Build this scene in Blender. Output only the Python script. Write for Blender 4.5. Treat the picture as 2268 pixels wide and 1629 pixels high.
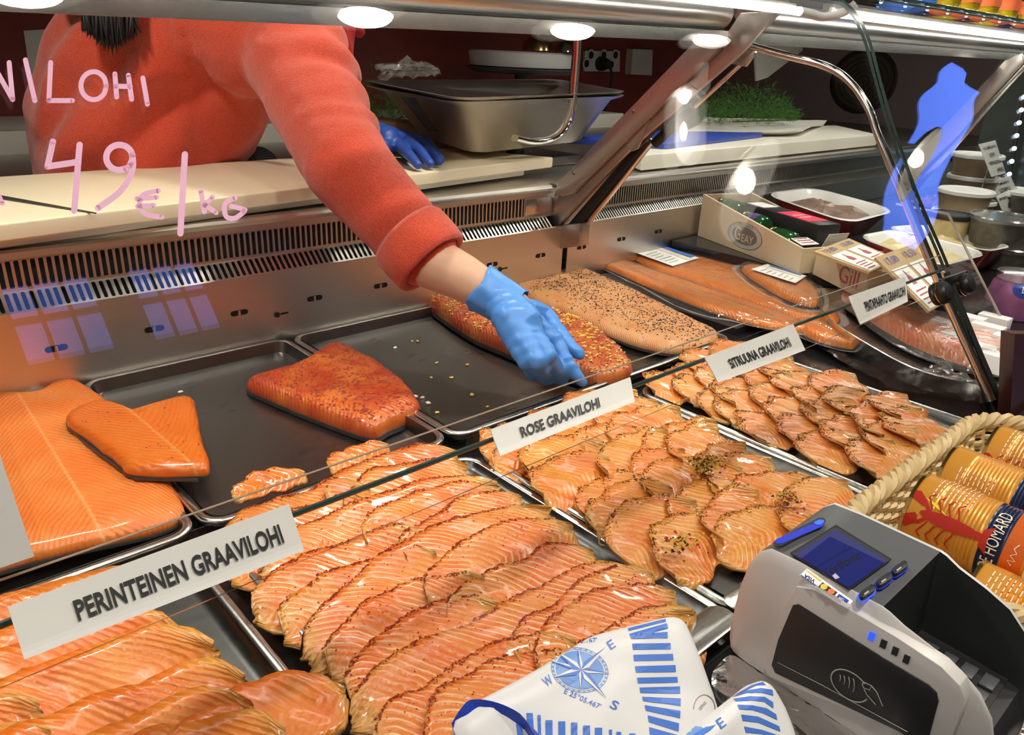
import bpy, bmesh, math, random
from mathutils import Vector, Matrix, noise
from mathutils.bvhtree import BVHTree
from mathutils.geometry import tessellate_polygon
from math import sin, cos, pi, radians, sqrt, atan2

for o in list(bpy.data.objects): bpy.data.objects.remove(o)
scene = bpy.context.scene
col = scene.collection
S = 0.85                       # scene units -> metres (applied to every top-level object at the end)

# ------------------------------------------------------------------ camera
PW, PH, FPX = 2268.0, 1629.0, 1701.77
RX = Vector((0.74257217, 0.22747288, -0.62995449))     # world axes written in camera axes
RY = Vector((-0.66841582, 0.31138492, -0.67547))
RZ = Vector((0.04250722, 0.92265677, 0.38327225))
EYE = Vector((0, 0, 0.6))
cam_data = bpy.data.cameras.new('camera'); cam = bpy.data.objects.new('camera', cam_data); col.objects.link(cam)
cam_data.sensor_fit = 'HORIZONTAL'; cam_data.sensor_width = 36.0; cam_data.lens = FPX / PW * 36.0
cam_data.clip_start = 0.02; cam_data.clip_end = 60
cam.matrix_world = Matrix(((RX.x, RX.y, RX.z, 0), (RY.x, RY.y, RY.z, 0), (RZ.x, RZ.y, RZ.z, EYE.z * S), (0, 0, 0, 1)))
scene.camera = cam

def ray(px, py):
    d = Vector(((px - PW / 2) / FPX, -(py - PH / 2) / FPX, -1.0))
    return Vector((RX.dot(d), RY.dot(d), RZ.dot(d)))
def at(px, py, axis, val):
    r = ray(px, py); t = (val - EYE[axis]) / r[axis]
    return EYE + r * t
def az(px, py, z=0.0): return at(px, py, 2, z)
def ay(px, py, y): return at(px, py, 1, y)
def ax(px, py, x): return at(px, py, 0, x)
def aplane(px, py, p0, n):
    r = ray(px, py); return EYE + r * ((p0 - EYE).dot(n) / r.dot(n))

# ------------------------------------------------------------------ world, exposure
world = bpy.data.worlds.new('world'); scene.world = world; world.use_nodes = True
wb = world.node_tree.nodes['Background']
wb.inputs[0].default_value = (1.0, 0.93, 0.84, 1); wb.inputs[1].default_value = 0.28
scene.view_settings.view_transform = 'Standard'; scene.view_settings.look = 'None'
scene.view_settings.exposure = 0.0; scene.view_settings.gamma = 1.0
scene.view_settings.use_curve_mapping = False

# ------------------------------------------------------------------ object helpers
class MB:
    """collects geometry in scene units; build() links it as one mesh object"""
    def __init__(s): s.v = []; s.f = []; s.m = []; s.uv = None; s.edge = None
    def add(s, vs, fs, mi=0):
        o = len(s.v); s.v += [Vector(p) for p in vs]
        s.f += [tuple(i + o for i in f) for f in fs]; s.m += [mi] * len(fs)
    def box(s, lo, hi, mi=0, mat=None, bev=0):
        lo = Vector(lo); hi = Vector(hi)
        vs = [Vector((x, y, z)) for z in (lo.z, hi.z) for y in (lo.y, hi.y) for x in (lo.x, hi.x)]
        if mat: vs = [mat @ p for p in vs]
        s.add(vs, [(0, 2, 3, 1), (4, 5, 7, 6), (0, 1, 5, 4), (2, 6, 7, 3), (0, 4, 6, 2), (1, 3, 7, 5)], mi)
    def prism(s, pts, off, mi=0):
        """pts: planar closed outline (3D), extruded by vector off"""
        pts = [Vector(p) for p in pts]; off = Vector(off); n = len(pts)
        vs = pts + [p + off for p in pts]
        tri = tessellate_polygon([pts]); fs = [tuple(t) for t in tri] + [tuple(i + n for i in reversed(t)) for t in tri]
        fs += [(i, i + n, (i + 1) % n + n, (i + 1) % n) for i in range(n)]
        s.add(vs, fs, mi)
    def loft(s, rings, closed=True, cap0=True, cap1=True, mi=0):
        n = len(rings[0]); vs = [p for r in rings for p in r]; fs = []
        for k in range(len(rings) - 1):
            for i in range(n if closed else n - 1):
                j = (i + 1) % n; fs.append((k * n + i, k * n + j, (k + 1) * n + j, (k + 1) * n + i))
        if cap0: fs.append(tuple(reversed(range(n))))
        if cap1: fs.append(tuple(range((len(rings) - 1) * n, len(rings) * n)))
        s.add(vs, fs, mi)
    def tube(s, path, r, seg=10, mi=0, cap=True, flat=1.0):
        path = [Vector(p) for p in path]; n = len(path)
        rs = r if isinstance(r, (list, tuple)) else [r] * n
        t0 = (path[1] - path[0]).normalized(); up = Vector((0, 0, 1)) if abs(t0.z) < .9 else Vector((1, 0, 0))
        a = t0.cross(up).normalized(); rings = []
        for i in range(n):
            t = (path[min(i + 1, n - 1)] - path[max(i - 1, 0)]).normalized()
            a = (a - t * a.dot(t)).normalized(); b = t.cross(a)
            rings.append([path[i] + (a * cos(q) + b * sin(q) * flat) * rs[i] for q in [2 * pi * k / seg for k in range(seg)]])
        s.loft(rings, True, cap, cap, mi)
    def capsule(s, chain, seg=14):
        """chain of (point, radius): tapered tube with round ends"""
        path = []; rs = []
        p0, r0 = chain[0]; d = (Vector(p0) - Vector(chain[1][0])).normalized()
        for q in (85, 60, 30): path.append(Vector(p0) + d * r0 * sin(radians(q))); rs.append(r0 * cos(radians(q)))
        for p, r in chain: path.append(Vector(p)); rs.append(r)
        p1, r1 = chain[-1]; d = (Vector(p1) - Vector(chain[-2][0])).normalized()
        for q in (30, 60, 85): path.append(Vector(p1) + d * r1 * sin(radians(q))); rs.append(r1 * cos(radians(q)))
        s.tube(path, rs, seg)
    def lathe(s, prof, origin, axis=(0, 0, 1), seg=32, mi=0, cap=True):
        """prof: (radius, height along axis)"""
        o = Vector(origin); w = Vector(axis).normalized()
        u = w.orthogonal().normalized(); v = w.cross(u)
        rings = [[o + w * h + (u * cos(q) + v * sin(q)) * r for q in [2 * pi * k / seg for k in range(seg)]] for r, h in prof]
        s.loft(rings, True, cap, cap, mi)
    def sphere(s, c, r, seg=16, rings=10, scale=(1, 1, 1)):
        c = Vector(c); prof = []
        rg = []
        for k in range(1, rings):
            t = pi * k / rings
            rg.append([c + Vector((r * sin(t) * cos(q) * scale[0], r * sin(t) * sin(q) * scale[1], -r * cos(t) * scale[2])) for q in [2 * pi * i / seg for i in range(seg)]])
        s.loft(rg)
    def grid(s, fn, nu, nv, mi=0):
        vs = [fn(i / nu, j / nv) for j in range(nv + 1) for i in range(nu + 1)]
        s.add(vs, [(j * (nu + 1) + i, j * (nu + 1) + i + 1, (j + 1) * (nu + 1) + i + 1, (j + 1) * (nu + 1) + i) for j in range(nv) for i in range(nu)], mi)
    def mesh(s, name, mats, origin=Vector((0, 0, 0))):
        me = bpy.data.meshes.new(name)
        me.from_pydata([tuple(p - origin) for p in s.v], [], s.f)
        for m in mats: me.materials.append(m)
        if len(mats) > 1:
            for p, i in zip(me.polygons, s.m): p.material_index = i
        if s.uv:
            l = me.uv_layers.new(name='UVMap')
            for lp in me.loops: l.data[lp.index].uv = s.uv[lp.vertex_index]
        if s.edge: me.attributes.new('edge', 'FLOAT', 'POINT').data.foreach_set('value', s.edge)
        bm = bmesh.new(); bm.from_mesh(me); bmesh.ops.recalc_face_normals(bm, faces=bm.faces); bm.to_mesh(me); bm.free()
        return me
    def build(s, name, mats, parent=None, smooth=40, origin=None, bevel=0, bseg=2, **tags):
        if not isinstance(mats, (list, tuple)): mats = [mats]
        if parent is not None: org = Vector(parent['_o'])
        elif origin is not None: org = Vector(origin)
        else:
            xs = [p.x for p in s.v]; ys = [p.y for p in s.v]
            org = Vector(((min(xs) + max(xs)) / 2, (min(ys) + max(ys)) / 2, min(p.z for p in s.v)))
        me = s.mesh(name, mats, org)
        if bevel:
            bm = bmesh.new(); bm.from_mesh(me)
            bmesh.ops.remove_doubles(bm, verts=bm.verts, dist=1e-6)
            es = [e for e in bm.edges if len(e.link_faces) == 2 and e.calc_face_angle(0) > radians(30)]
            bmesh.ops.bevel(bm, geom=es, offset=bevel, segments=bseg, affect='EDGES', profile=.5, clamp_overlap=True)
            bm.to_mesh(me); bm.free()
        if smooth: shade(me, smooth)
        o = bpy.data.objects.new(name, me); col.objects.link(o)
        o['_o'] = tuple(org)
        if parent is not None: o.parent = parent
        else: o.location = org
        tag(o, **tags)
        return o
def shade(me, ang):
    me.polygons.foreach_set('use_smooth', [True] * len(me.polygons))
    if ang < 180: me.set_sharp_from_angle(angle=radians(ang))
def tag(o, label=None, cat=None, group=None, kind=None):
    if label: o['label'] = label
    if cat: o['category'] = cat
    if group: o['group'] = group
    if kind: o['kind'] = kind
    return o
def thing(name, loc, label=None, cat=None, group=None, kind=None):
    o = bpy.data.objects.new(name, None); col.objects.link(o); o.empty_display_size = .02
    o.location = loc; o['_o'] = tuple(loc)
    return tag(o, label, cat, group, kind)
def place(me, name, loc, parent=None, rotz=0, **tags):
    """another object sharing mesh data me (built around its own origin)"""
    o = bpy.data.objects.new(name, me); col.objects.link(o); o['_o'] = tuple(loc)
    if parent is not None: o.parent = parent; o.location = Vector(loc) - Vector(parent['_o'])
    else: o.location = loc
    o.rotation_euler.z = rotz
    return tag(o, **tags)
def one(fn, *a, **k):
    m = MB(); getattr(m, fn)(*a, **k); return m

def rrect(cx, cy, w, h, r, z, n=5, ax3=None):
    r = min(r, w / 2 - 1e-4, h / 2 - 1e-4); pts = []
    for (sx, sy, a0) in ((1, 1, 0), (-1, 1, 90), (-1, -1, 180), (1, -1, 270)):
        for k in range(n + 1):
            a = radians(a0 + 90 * k / n)
            pts.append(Vector((cx + sx * (w / 2 - r) + r * cos(a), cy + sy * (h / 2 - r) + r * sin(a), z)))
    return pts
def smooth_path(pts, n=6):
    """Catmull-Rom through 3D points"""
    pts = [Vector(p) for p in pts]; out = []
    for i in range(len(pts) - 1):
        p0 = pts[max(i - 1, 0)]; p1 = pts[i]; p2 = pts[i + 1]; p3 = pts[min(i + 2, len(pts) - 1)]
        for k in range(n):
            t = k / n
            out.append(.5 * ((2 * p1) + (p2 - p0) * t + (2 * p0 - 5 * p1 + 4 * p2 - p3) * t * t + (3 * p1 - p0 - 3 * p2 + p3) * t ** 3))
    out.append(pts[-1]); return out
def smooth_closed(pts, n=4):
    pts = [Vector(p) for p in pts]; out = []; N = len(pts)
    for i in range(N):
        p0, p1, p2, p3 = pts[(i - 1) % N], pts[i], pts[(i + 1) % N], pts[(i + 2) % N]
        for k in range(n):
            t = k / n
            out.append(.5 * ((2 * p1) + (p2 - p0) * t + (2 * p0 - 5 * p1 + 4 * p2 - p3) * t * t + (3 * p1 - p0 - 3 * p2 + p3) * t ** 3))
    return out
def bvh_of(o):
    me = o.data; org = Vector(o['_o'])
    return BVHTree.FromPolygons([v.co + org for v in me.vertices], [tuple(p.vertices) for p in me.polygons])

def text_mesh(s, size=1.0, bold=0.0, align='CENTER', sub=0):
    """flat text geometry (list of 2D points, triangles), centred on its box when align is CENTER"""
    cu = bpy.data.curves.new('t', 'FONT'); cu.body = s; cu.size = size; cu.align_x = align; cu.offset = bold; cu.resolution_u = 3
    o = bpy.data.objects.new('t', cu); col.objects.link(o)
    dg = bpy.context.evaluated_depsgraph_get(); me = bpy.data.meshes.new_from_object(o.evaluated_get(dg))
    vs = [(v.co.x, v.co.y) for v in me.vertices]; fs = [tuple(p.vertices) for p in me.polygons]
    bpy.data.objects.remove(o); bpy.data.curves.remove(cu); bpy.data.meshes.remove(me)
    ys = [p[1] for p in vs]; my = (min(ys) + max(ys)) / 2
    xs = [p[0] for p in vs]; mx = (min(xs) + max(xs)) / 2 if align == 'CENTER' else min(xs)
    return [(x - mx, y - my) for x, y in vs], fs
def fit_text(s, width, height, bold=0.0):
    """text stretched to an exact width x height box"""
    vs, fs = text_mesh(s, 1.0, bold)
    w = max(p[0] for p in vs) - min(p[0] for p in vs); h = max(p[1] for p in vs) - min(p[1] for p in vs)
    return [(x / w * width, y / h * height) for x, y in vs], fs
def flat(vsfs, c, ux, uy, lift=0.0004, mb=None):
    """put 2D geometry on a plane at c with axes ux, uy"""
    mb = mb or MB(); c = Vector(c); ux = Vector(ux).normalized(); uy = Vector(uy); uy = (uy - ux * uy.dot(ux)).normalized(); n = ux.cross(uy)
    mb.add([c + ux * x + uy * y + n * lift for x, y in vsfs[0]], vsfs[1]); return mb
def poly2(pts): return [tuple(p) for p in pts], [tuple(t) for t in tessellate_polygon([[Vector((p[0], p[1], 0)) for p in pts]])]
def circ2(cx, cy, r, n=28, ry=None): return [(cx + r * cos(2 * pi * k / n), cy + (ry or r) * sin(2 * pi * k / n)) for k in range(n)]
def ring2(cx, cy, r0, r1, n=36, k0=1.0):
    vs = [(cx + r0 * cos(2 * pi * k / n), cy + r0 * k0 * sin(2 * pi * k / n)) for k in range(n)] + [(cx + r1 * cos(2 * pi * k / n), cy + r1 * k0 * sin(2 * pi * k / n)) for k in range(n)]
    return vs, [(k, (k + 1) % n, (k + 1) % n + n, k + n) for k in range(n)]
def rect2(x0, y0, x1, y1): return [(x0, y0), (x1, y0), (x1, y1), (x0, y1)], [(0, 1, 2, 3)]
def stroke2(pts, w, closed=False):
    vs = []; fs = []; n = len(pts)
    for i in range(n):
        a = pts[(i - 1) % n] if closed or i > 0 else pts[i]; b = pts[(i + 1) % n] if closed or i < n - 1 else pts[i]
        dx, dy = b[0] - a[0], b[1] - a[1]; l = sqrt(dx * dx + dy * dy) or 1
        vs += [(pts[i][0] - dy / l * w / 2, pts[i][1] + dx / l * w / 2), (pts[i][0] + dy / l * w / 2, pts[i][1] - dx / l * w / 2)]
    for i in range(n if closed else n - 1):
        j = (i + 1) % n; fs.append((2 * i, 2 * i + 1, 2 * j + 1, 2 * j))
    return vs, fs
def join2(*gs):
    vs = []; fs = []
    for v, f in gs:
        o = len(vs); vs += v; fs += [tuple(i + o for i in q) for q in f]
    return vs, fs
def move2(g, dx, dy, ang=0.0, k=1.0):
    c, s = cos(ang) * k, sin(ang) * k
    return [(x * c - y * s + dx, x * s + y * c + dy) for x, y in g[0]], g[1]
def subdiv2(g, e):
    """split long edges so printed marks can follow a curved surface"""
    bm = bmesh.new(); vs = [bm.verts.new((x, y, 0)) for x, y in g[0]]
    for f in g[1]:
        try: bm.faces.new([vs[i] for i in f])
        except ValueError: pass
    bmesh.ops.triangulate(bm, faces=bm.faces)
    for _ in range(5):
        es = [q for q in bm.edges if q.calc_length() > e]
        if not es: break
        bmesh.ops.subdivide_edges(bm, edges=es, cuts=1); bmesh.ops.triangulate(bm, faces=bm.faces)
    bm.verts.index_update(); out = [(v.co.x, v.co.y) for v in bm.verts], [tuple(v.index for v in f.verts) for f in bm.faces]
    bm.free(); return out
def project(g, c, ux, uy, bvh, e=.006, lift=.0006):
    """lay printed marks on a curved surface, straight down the normal of their frame"""
    c = Vector(c); ux = Vector(ux).normalized(); uy = Vector(uy); uy = (uy - ux * uy.dot(ux)).normalized(); n = ux.cross(uy)
    g = subdiv2(g, e); pts = []; ok = []
    for x, y in g[0]:
        p = c + ux * x + uy * y; h = bvh.ray_cast(p + n * .15, -n, .4)
        ok.append(h[0] is not None); pts.append((h[0] if h[0] is not None else p) + n * lift)
    m = MB(); m.add(pts, [f for f in g[1] if all(ok[i] for i in f)]); return m

def organic(chains, voxel, smooth=6, fn=None):
    """one continuous surface grown around tapered limbs (voxel union), returned as MB"""
    m = MB()
    for c in chains: m.capsule(c)
    me = m.mesh('tmp', []); o = bpy.data.objects.new('tmp', me); col.objects.link(o)
    r = o.modifiers.new('r', 'REMESH'); r.mode = 'VOXEL'; r.voxel_size = voxel; r.use_smooth_shade = True
    k = o.modifiers.new('s', 'SMOOTH'); k.iterations = smooth; k.factor = .5
    dg = bpy.context.evaluated_depsgraph_get(); e = bpy.data.meshes.new_from_object(o.evaluated_get(dg))
    out = MB(); nor = [v.normal.copy() for v in e.vertices]
    vs = [v.co.copy() for v in e.vertices]
    if fn: vs = [p + n * fn(p, n) for p, n in zip(vs, nor)]
    out.add(vs, [tuple(p.vertices) for p in e.polygons])
    bpy.data.objects.remove(o); bpy.data.meshes.remove(e); bpy.data.meshes.remove(me)
    return out

# ------------------------------------------------------------------ materials (all procedural)
class NT:
    def __init__(s, name):
        s.m = bpy.data.materials.new(name); s.m.use_nodes = True; s.t = s.m.node_tree
        s.p = s.t.nodes['Principled BSDF']; s.out = s.t.nodes['Material Output']
    def n(s, typ, **k):
        q = s.t.nodes.new(typ)
        for a, b in k.items():
            if a.startswith('i_'):
                key = a[2:]; key = int(key) if key.isdigit() else key.replace('_', ' ')
                q.inputs[key].default_value = b
            else: setattr(q, a, b)
        return q
    def l(s, a, b): s.t.links.new(a, b)
    def math(s, op, a, b=None, c=None):
        q = s.n('ShaderNodeMath', operation=op)
        for i, x in enumerate((a, b, c)):
            if x is None: continue
            if isinstance(x, (int, float)): q.inputs[i].default_value = x
            else: s.l(x, q.inputs[i])
        return q.outputs[0]
    def mix(s, fac, a, b):
        q = s.n('ShaderNodeMix', data_type='RGBA')
        for i, x in ((0, fac), (6, a), (7, b)):
            if isinstance(x, (int, float)): q.inputs[i].default_value = x
            elif isinstance(x, tuple): q.inputs[i].default_value = (*x, 1)
            else: s.l(x, q.inputs[i])
        return q.outputs[2]
    def noise(s, scale, detail=3, vec=None, rough=.5):
        q = s.n('ShaderNodeTexNoise'); q.inputs['Scale'].default_value = scale; q.inputs['Detail'].default_value = detail; q.inputs['Roughness'].default_value = rough
        if vec is None:
            vec = s.n('ShaderNodeTexCoord').outputs['Object']
        s.l(vec, q.inputs['Vector']); return q.outputs['Fac']
    def ramp(s, fac, a, b):
        q = s.n('ShaderNodeMapRange', interpolation_type='SMOOTHSTEP'); q.inputs[1].default_value = a; q.inputs[2].default_value = b
        s.l(fac, q.inputs[0]); return q.outputs[0]
    def bump(s, h, strength, dist=.002):
        q = s.n('ShaderNodeBump'); q.inputs['Strength'].default_value = strength; q.inputs['Distance'].default_value = dist
        s.l(h, q.inputs['Height']); s.l(q.outputs[0], s.p.inputs['Normal'])
    def set(s, **k):
        for a, b in k.items():
            a = a.replace('_', ' ')
            if a in ('Base Color', 'Emission Color', 'Sheen Tint', 'Specular Tint') and isinstance(b, tuple): b = (*b, 1)
            if hasattr(b, 'links') or isinstance(b, bpy.types.NodeSocket): s.l(b, s.p.inputs[a])
            else: s.p.inputs[a].default_value = b
        return s
def plain(name, c, rough=.5, metal=0.0, var=.12, scale=30, bump=0, **k):
    t = NT(name); f = t.noise(scale, 4)
    d = tuple(max(0, x * (1 - var)) for x in c); e = tuple(min(1, x * (1 + var)) for x in c)
    t.set(Base_Color=t.mix(f, d, e), Roughness=rough, Metallic=metal, **k)
    if bump: t.bump(f, bump)
    return t.m
def brushed(name, c, rough, sx=1.5, sy=80, sz=80, amp=.12, bump=.05):
    t = NT(name); co = t.n('ShaderNodeTexCoord'); mp = t.n('ShaderNodeMapping'); mp.inputs['Scale'].default_value = (sx, sy, sz)
    t.l(co.outputs['Object'], mp.inputs[0]); f = t.noise(6, 5, mp.outputs[0])
    g = t.noise(5, 4)
    t.set(Base_Color=t.mix(f, tuple(x * .88 for x in c), c), Metallic=1.0, Roughness=t.math('ADD', t.math('MULTIPLY', t.math('ADD', f, g), amp), rough - amp * .6))
    t.bump(f, bump, .001); return t.m
def glassy(name, tint=(.97, .99, .98), rough=0.0, base=.05, gain=.95, bump=0, bscale=12, milk=0.0):
    """thin clear sheet: clear transmission plus Fresnel (Schlick) mirror reflection, the same from both sides"""
    t = NT(name); t.t.nodes.remove(t.p)
    tr = t.n('ShaderNodeBsdfTransparent'); tr.inputs[0].default_value = (*tint, 1)
    gl = t.n('ShaderNodeBsdfGlossy'); gl.inputs['Roughness'].default_value = rough; gl.inputs[0].default_value = (1, 1, 1, 1)
    lw = t.n('ShaderNodeLayerWeight'); lw.inputs[0].default_value = .5
    if bump:
        b = t.n('ShaderNodeBump'); b.inputs['Strength'].default_value = bump; b.inputs['Distance'].default_value = .004
        t.l(t.noise(bscale, 3), b.inputs['Height']); t.l(b.outputs[0], gl.inputs['Normal']); t.l(b.outputs[0], lw.inputs['Normal'])
    f = t.math('ADD', t.math('MULTIPLY', t.math('POWER', lw.outputs['Facing'], 5.0), gain), base)
    mx = t.n('ShaderNodeMixShader'); t.l(f, mx.inputs[0]); t.l(tr.outputs[0], mx.inputs[1]); t.l(gl.outputs[0], mx.inputs[2])
    res = mx.outputs[0]
    if milk:
        df = t.n('ShaderNodeBsdfDiffuse'); df.inputs[0].default_value = (.85, .85, .84, 1)
        m2 = t.n('ShaderNodeMixShader'); m2.inputs[0].default_value = milk; t.l(res, m2.inputs[1]); t.l(df.outputs[0], m2.inputs[2]); res = m2.outputs[0]
    t.l(res, t.out.inputs[0]); return t.m
def glow(name, c, strength):
    t = NT(name); t.set(Base_Color=c, Emission_Color=c, Emission_Strength=strength, Roughness=.4); return t.m
def salmon(name, deep, pale, fat, freq=190, wav=2.2, line=(.55, .95), lineamt=.55, chev=.8, rough=.28, edge=None, mid=False, coat=.55):
    """UV in scene units: u along the piece, v across. Arched fat lines, mottled flesh."""
    t = NT(name); uv = t.n('ShaderNodeUVMap', uv_map='UVMap'); sp = t.n('ShaderNodeSeparateXYZ'); t.l(uv.outputs[0], sp.inputs[0])
    u, v = sp.outputs[0], sp.outputs[1]
    wob = t.noise(13, 2, uv.outputs[0]); big = t.noise(14, 3, uv.outputs[0]); fine = t.noise(160, 3, uv.outputs[0])
    av = t.math('ABSOLUTE', v)
    ph = t.math('ADD', t.math('MULTIPLY', t.math('ADD', t.math('ADD', u, t.math('MULTIPLY', av, chev)), t.math('MULTIPLY', t.math('MULTIPLY', v, v), 7.0)), freq), t.math('MULTIPLY', wob, wav * 6.3))
    s = t.math('ADD', t.math('MULTIPLY', t.math('SINE', ph), .5), .5)
    ln = t.math('MULTIPLY', t.ramp(s, line[0], line[1]), t.math('MULTIPLY', t.ramp(t.noise(22, 2, uv.outputs[0]), .3, .7), lineamt))
    c = t.mix(t.ramp(big, .35, .7), deep, pale)
    c = t.mix(t.math('MULTIPLY', fine, .18), c, tuple(x * .8 for x in deep))
    c = t.mix(ln, c, fat)
    if edge:
        at_ = t.n('ShaderNodeAttribute', attribute_name='edge')
        c = t.mix(t.math('MULTIPLY', t.ramp(t.math('ADD', at_.outputs['Fac'], t.math('MULTIPLY', t.math('SUBTRACT', big, .5), .5)), .45, 1.0), .8), c, edge)
    if mid: c = t.mix(t.math('MULTIPLY', t.ramp(t.math('ADD', av, t.math('MULTIPLY', fine, .002)), .0042, .0018), .5), c, fat)
    t.set(Base_Color=c, Roughness=t.math('ADD', t.math('MULTIPLY', fine, .25), rough - .1), Subsurface_Weight=.07, Subsurface_Scale=.012, Coat_Weight=coat, Coat_Roughness=.13)
    t.p.inputs['Subsurface Radius'].default_value = (1.0, .35, .15)
    t.bump(t.math('ADD', t.math('MULTIPLY', s, .5), t.math('ADD', t.noise(60, 3, uv.outputs[0]), t.math('MULTIPLY', fine, .6))), .5, .0022)
    return t.m

M = {}
M['steel'] = brushed('brushed_steel', (.74, .70, .65), .27)
M['steel_panel'] = brushed('panel_steel', (.74, .70, .65), .34, amp=.10)
M['steel_dark'] = brushed('darkened_tray_steel', (.27, .262, .255), .25, sx=4, sy=14, sz=14, amp=.14, bump=.02)  # steel darkened in its colour for the dim interior the trays mirror
M['steel_front'] = brushed('front_darkened_steel', (.11, .11, .108), .26, sx=4, sy=14, sz=14, amp=.14, bump=.02)  # darker copy of the tray steel, shade put into its colour
M['steel_bright'] = brushed('tray_lip_steel', (.80, .79, .75), .2, amp=.08, bump=.02)
M['chrome'] = plain('chrome', (.8, .78, .75), .08, 1.0, .03)
M['post'] = brushed('post_steel', (.52, .47, .43), .32, sx=20, sy=20, sz=20, amp=.08, bump=.01)
M['rail'] = plain('rail_aluminium', (.66, .64, .62), .3, 1.0, .04)
M['black'] = plain('black_plastic', (.012, .012, .013), .4)
M['void'] = plain('hollow_shade', (.006, .006, .007), .8)  # near-black that stands for the shade inside slots and holes
M['rubber'] = plain('black_rubber', (.015, .015, .015), .55)
M['red_wall'] = plain('dark_red_paint', (.22, .028, .018), .45, 0, .25, 8, .08)
M['floor'] = plain('floor_tiles', (.16, .15, .14), .5, 0, .2, 4)
M['hall_wall'] = plain('hall_plaster', (.12, .09, .07), .8, 0, .15, 2)
M['canopy'] = plain('unseen_roof', (.05, .03, .025), .6, 0, .2, 4)
M['board'] = plain('cutting_board_plastic', (.84, .73, .52), .45, 0, .06, 14, .05)
M['board_white'] = plain('white_board_plastic', (.80, .77, .68), .42, 0, .05, 12)
M['board_blue'] = plain('blue_board_plastic', (.03, .07, .42), .4, 0, .15, 20)
M['glass'] = glassy('clear_case_glass', (.975, .99, .985), base=.045)
M['glass_edge'] = plain('green_glass_edge', (.03, .055, .048), .12, 0, .1)
M['plexi'] = glassy('clear_acrylic', (.99, .99, .985), rough=.03, base=.035)
M['plexi_edge'] = plain('acrylic_edge', (.62, .55, .45), .25, 0, .05, Transmission_Weight=.5)
M['film'] = glassy('vacuum_film', (.95, .95, .94), rough=.08, base=.045, gain=.9, bump=1.0, bscale=30, milk=.03)
M['film_edge'] = glassy('film_edge', (.95, .95, .94), rough=.1, base=.08, gain=.9, bump=1.0, bscale=60, milk=.16)
M['wrap'] = glassy('plastic_wrap', (.93, .93, .92), rough=.12, base=.09, gain=.9, bump=1.0, bscale=45, milk=.04)
M['white_paper'] = plain('white_card', (.82, .82, .80), .5, 0, .03, 20)
M['paper'] = plain('wrapping_paper', (.78, .76, .70), .55, 0, .05, 8, .1)
M['ink'] = plain('black_ink', (.012, .012, .014), .5)
M['pink_ink'] = plain('pink_chalk_marker', (.88, .50, .72), .7, 0, .12, 60)
M['pepper'] = plain('black_pepper', (.015, .012, .010), .6, 0, .5, 300)
M['chili'] = plain('red_spice', (.34, .030, .012), .55, 0, .5, 300)
M['yellow'] = plain('yellow_zest', (.80, .52, .08), .5, 0, .3, 300)
M['fleece'] = None
t = NT('red_fleece'); f = t.noise(420, 3); g = t.noise(90, 2)
t.set(Base_Color=t.mix(t.ramp(f, .3, .7), (.54, .055, .026), (.72, .10, .05)), Roughness=.95, Sheen_Weight=.35, Sheen_Roughness=.5)
t.p.inputs['Specular IOR Level'].default_value = .15
t.bump(t.math('ADD', f, t.math('MULTIPLY', g, .7)), .6, .003); M['fleece'] = t.m
M['scarf'] = plain('red_scarf_cloth', (.42, .02, .018), .9, 0, .3, 60, .3)
M['skin'] = plain('skin', (.68, .40, .27), .5, 0, .06, 40, .04, Subsurface_Weight=.15, Subsurface_Scale=.01)
M['glove'] = plain('blue_nitrile', (.09, .30, .80), .38, 0, .10, 50, .12)
M['glove_dark'] = plain('dark_blue_nitrile', (.03, .09, .42), .45, 0, .2, 60, .15)
M['hair'] = plain('black_hair', (.010, .008, .008), .4, 0, .3, 200)
M['apron'] = plain('black_apron_cloth', (.012, .012, .013), .85)
ORG, PAL, FAT = (.86, .24, .045), (.80, .33, .10), (.93, .62, .40)
M['slice_plain'] = salmon('salmon_slice_plain', (.78, .155, .010), (.80, .25, .028), (.92, .50, .20), freq=560, wav=1.5, line=(.78, .98), lineamt=.42, chev=.5, edge=(.70, .34, .06))
M['slice_trad'] = salmon('salmon_slice_spiced', (.76, .150, .012), (.76, .25, .032), (.94, .62, .34), freq=600, wav=1.5, line=(.76, .98), lineamt=.95, chev=.55, edge=(.62, .33, .07))
M['slice_rose'] = salmon('salmon_slice_rose', (.75, .175, .014), (.76, .31, .04), (.90, .58, .26), freq=640, wav=1.5, line=(.76, .98), lineamt=.7, chev=.5, edge=(.64, .34, .08))
M['slice_lemon'] = salmon('salmon_slice_pepper', (.72, .19, .025), (.74, .32, .065), (.88, .57, .30), freq=660, wav=1.5, line=(.76, .98), lineamt=.7, chev=.5, edge=(.60, .34, .10))
M['fillet'] = salmon('raw_salmon_fillet', (.82, .18, .022), (.82, .24, .045), (.90, .42, .16), freq=460, wav=2.6, lineamt=.14, chev=1.2, mid=True, rough=.36, coat=.2)
M['trout'] = salmon('deep_orange_fillet', (.72, .14, .006), (.74, .17, .010), (.80, .34, .10), freq=430, wav=2.6, lineamt=.07, chev=1.0, mid=True, rough=.3)
M['spiced'] = salmon('red_spiced_fillet', (.56, .055, .010), (.74, .19, .03), (.82, .32, .10), freq=430, wav=2.6, lineamt=.10, chev=1.0, rough=.34)
M['rose_fillet'] = salmon('rose_crusted_fillet', (.52, .07, .02), (.70, .22, .05), (.80, .42, .18), freq=480, lineamt=.1, rough=.4)
M['pepper_fillet'] = salmon('pepper_crusted_fillet', (.60, .24, .08), (.68, .34, .14), (.85, .56, .36), freq=560, lineamt=.35, chev=1.2, rough=.5, coat=.1)
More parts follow.
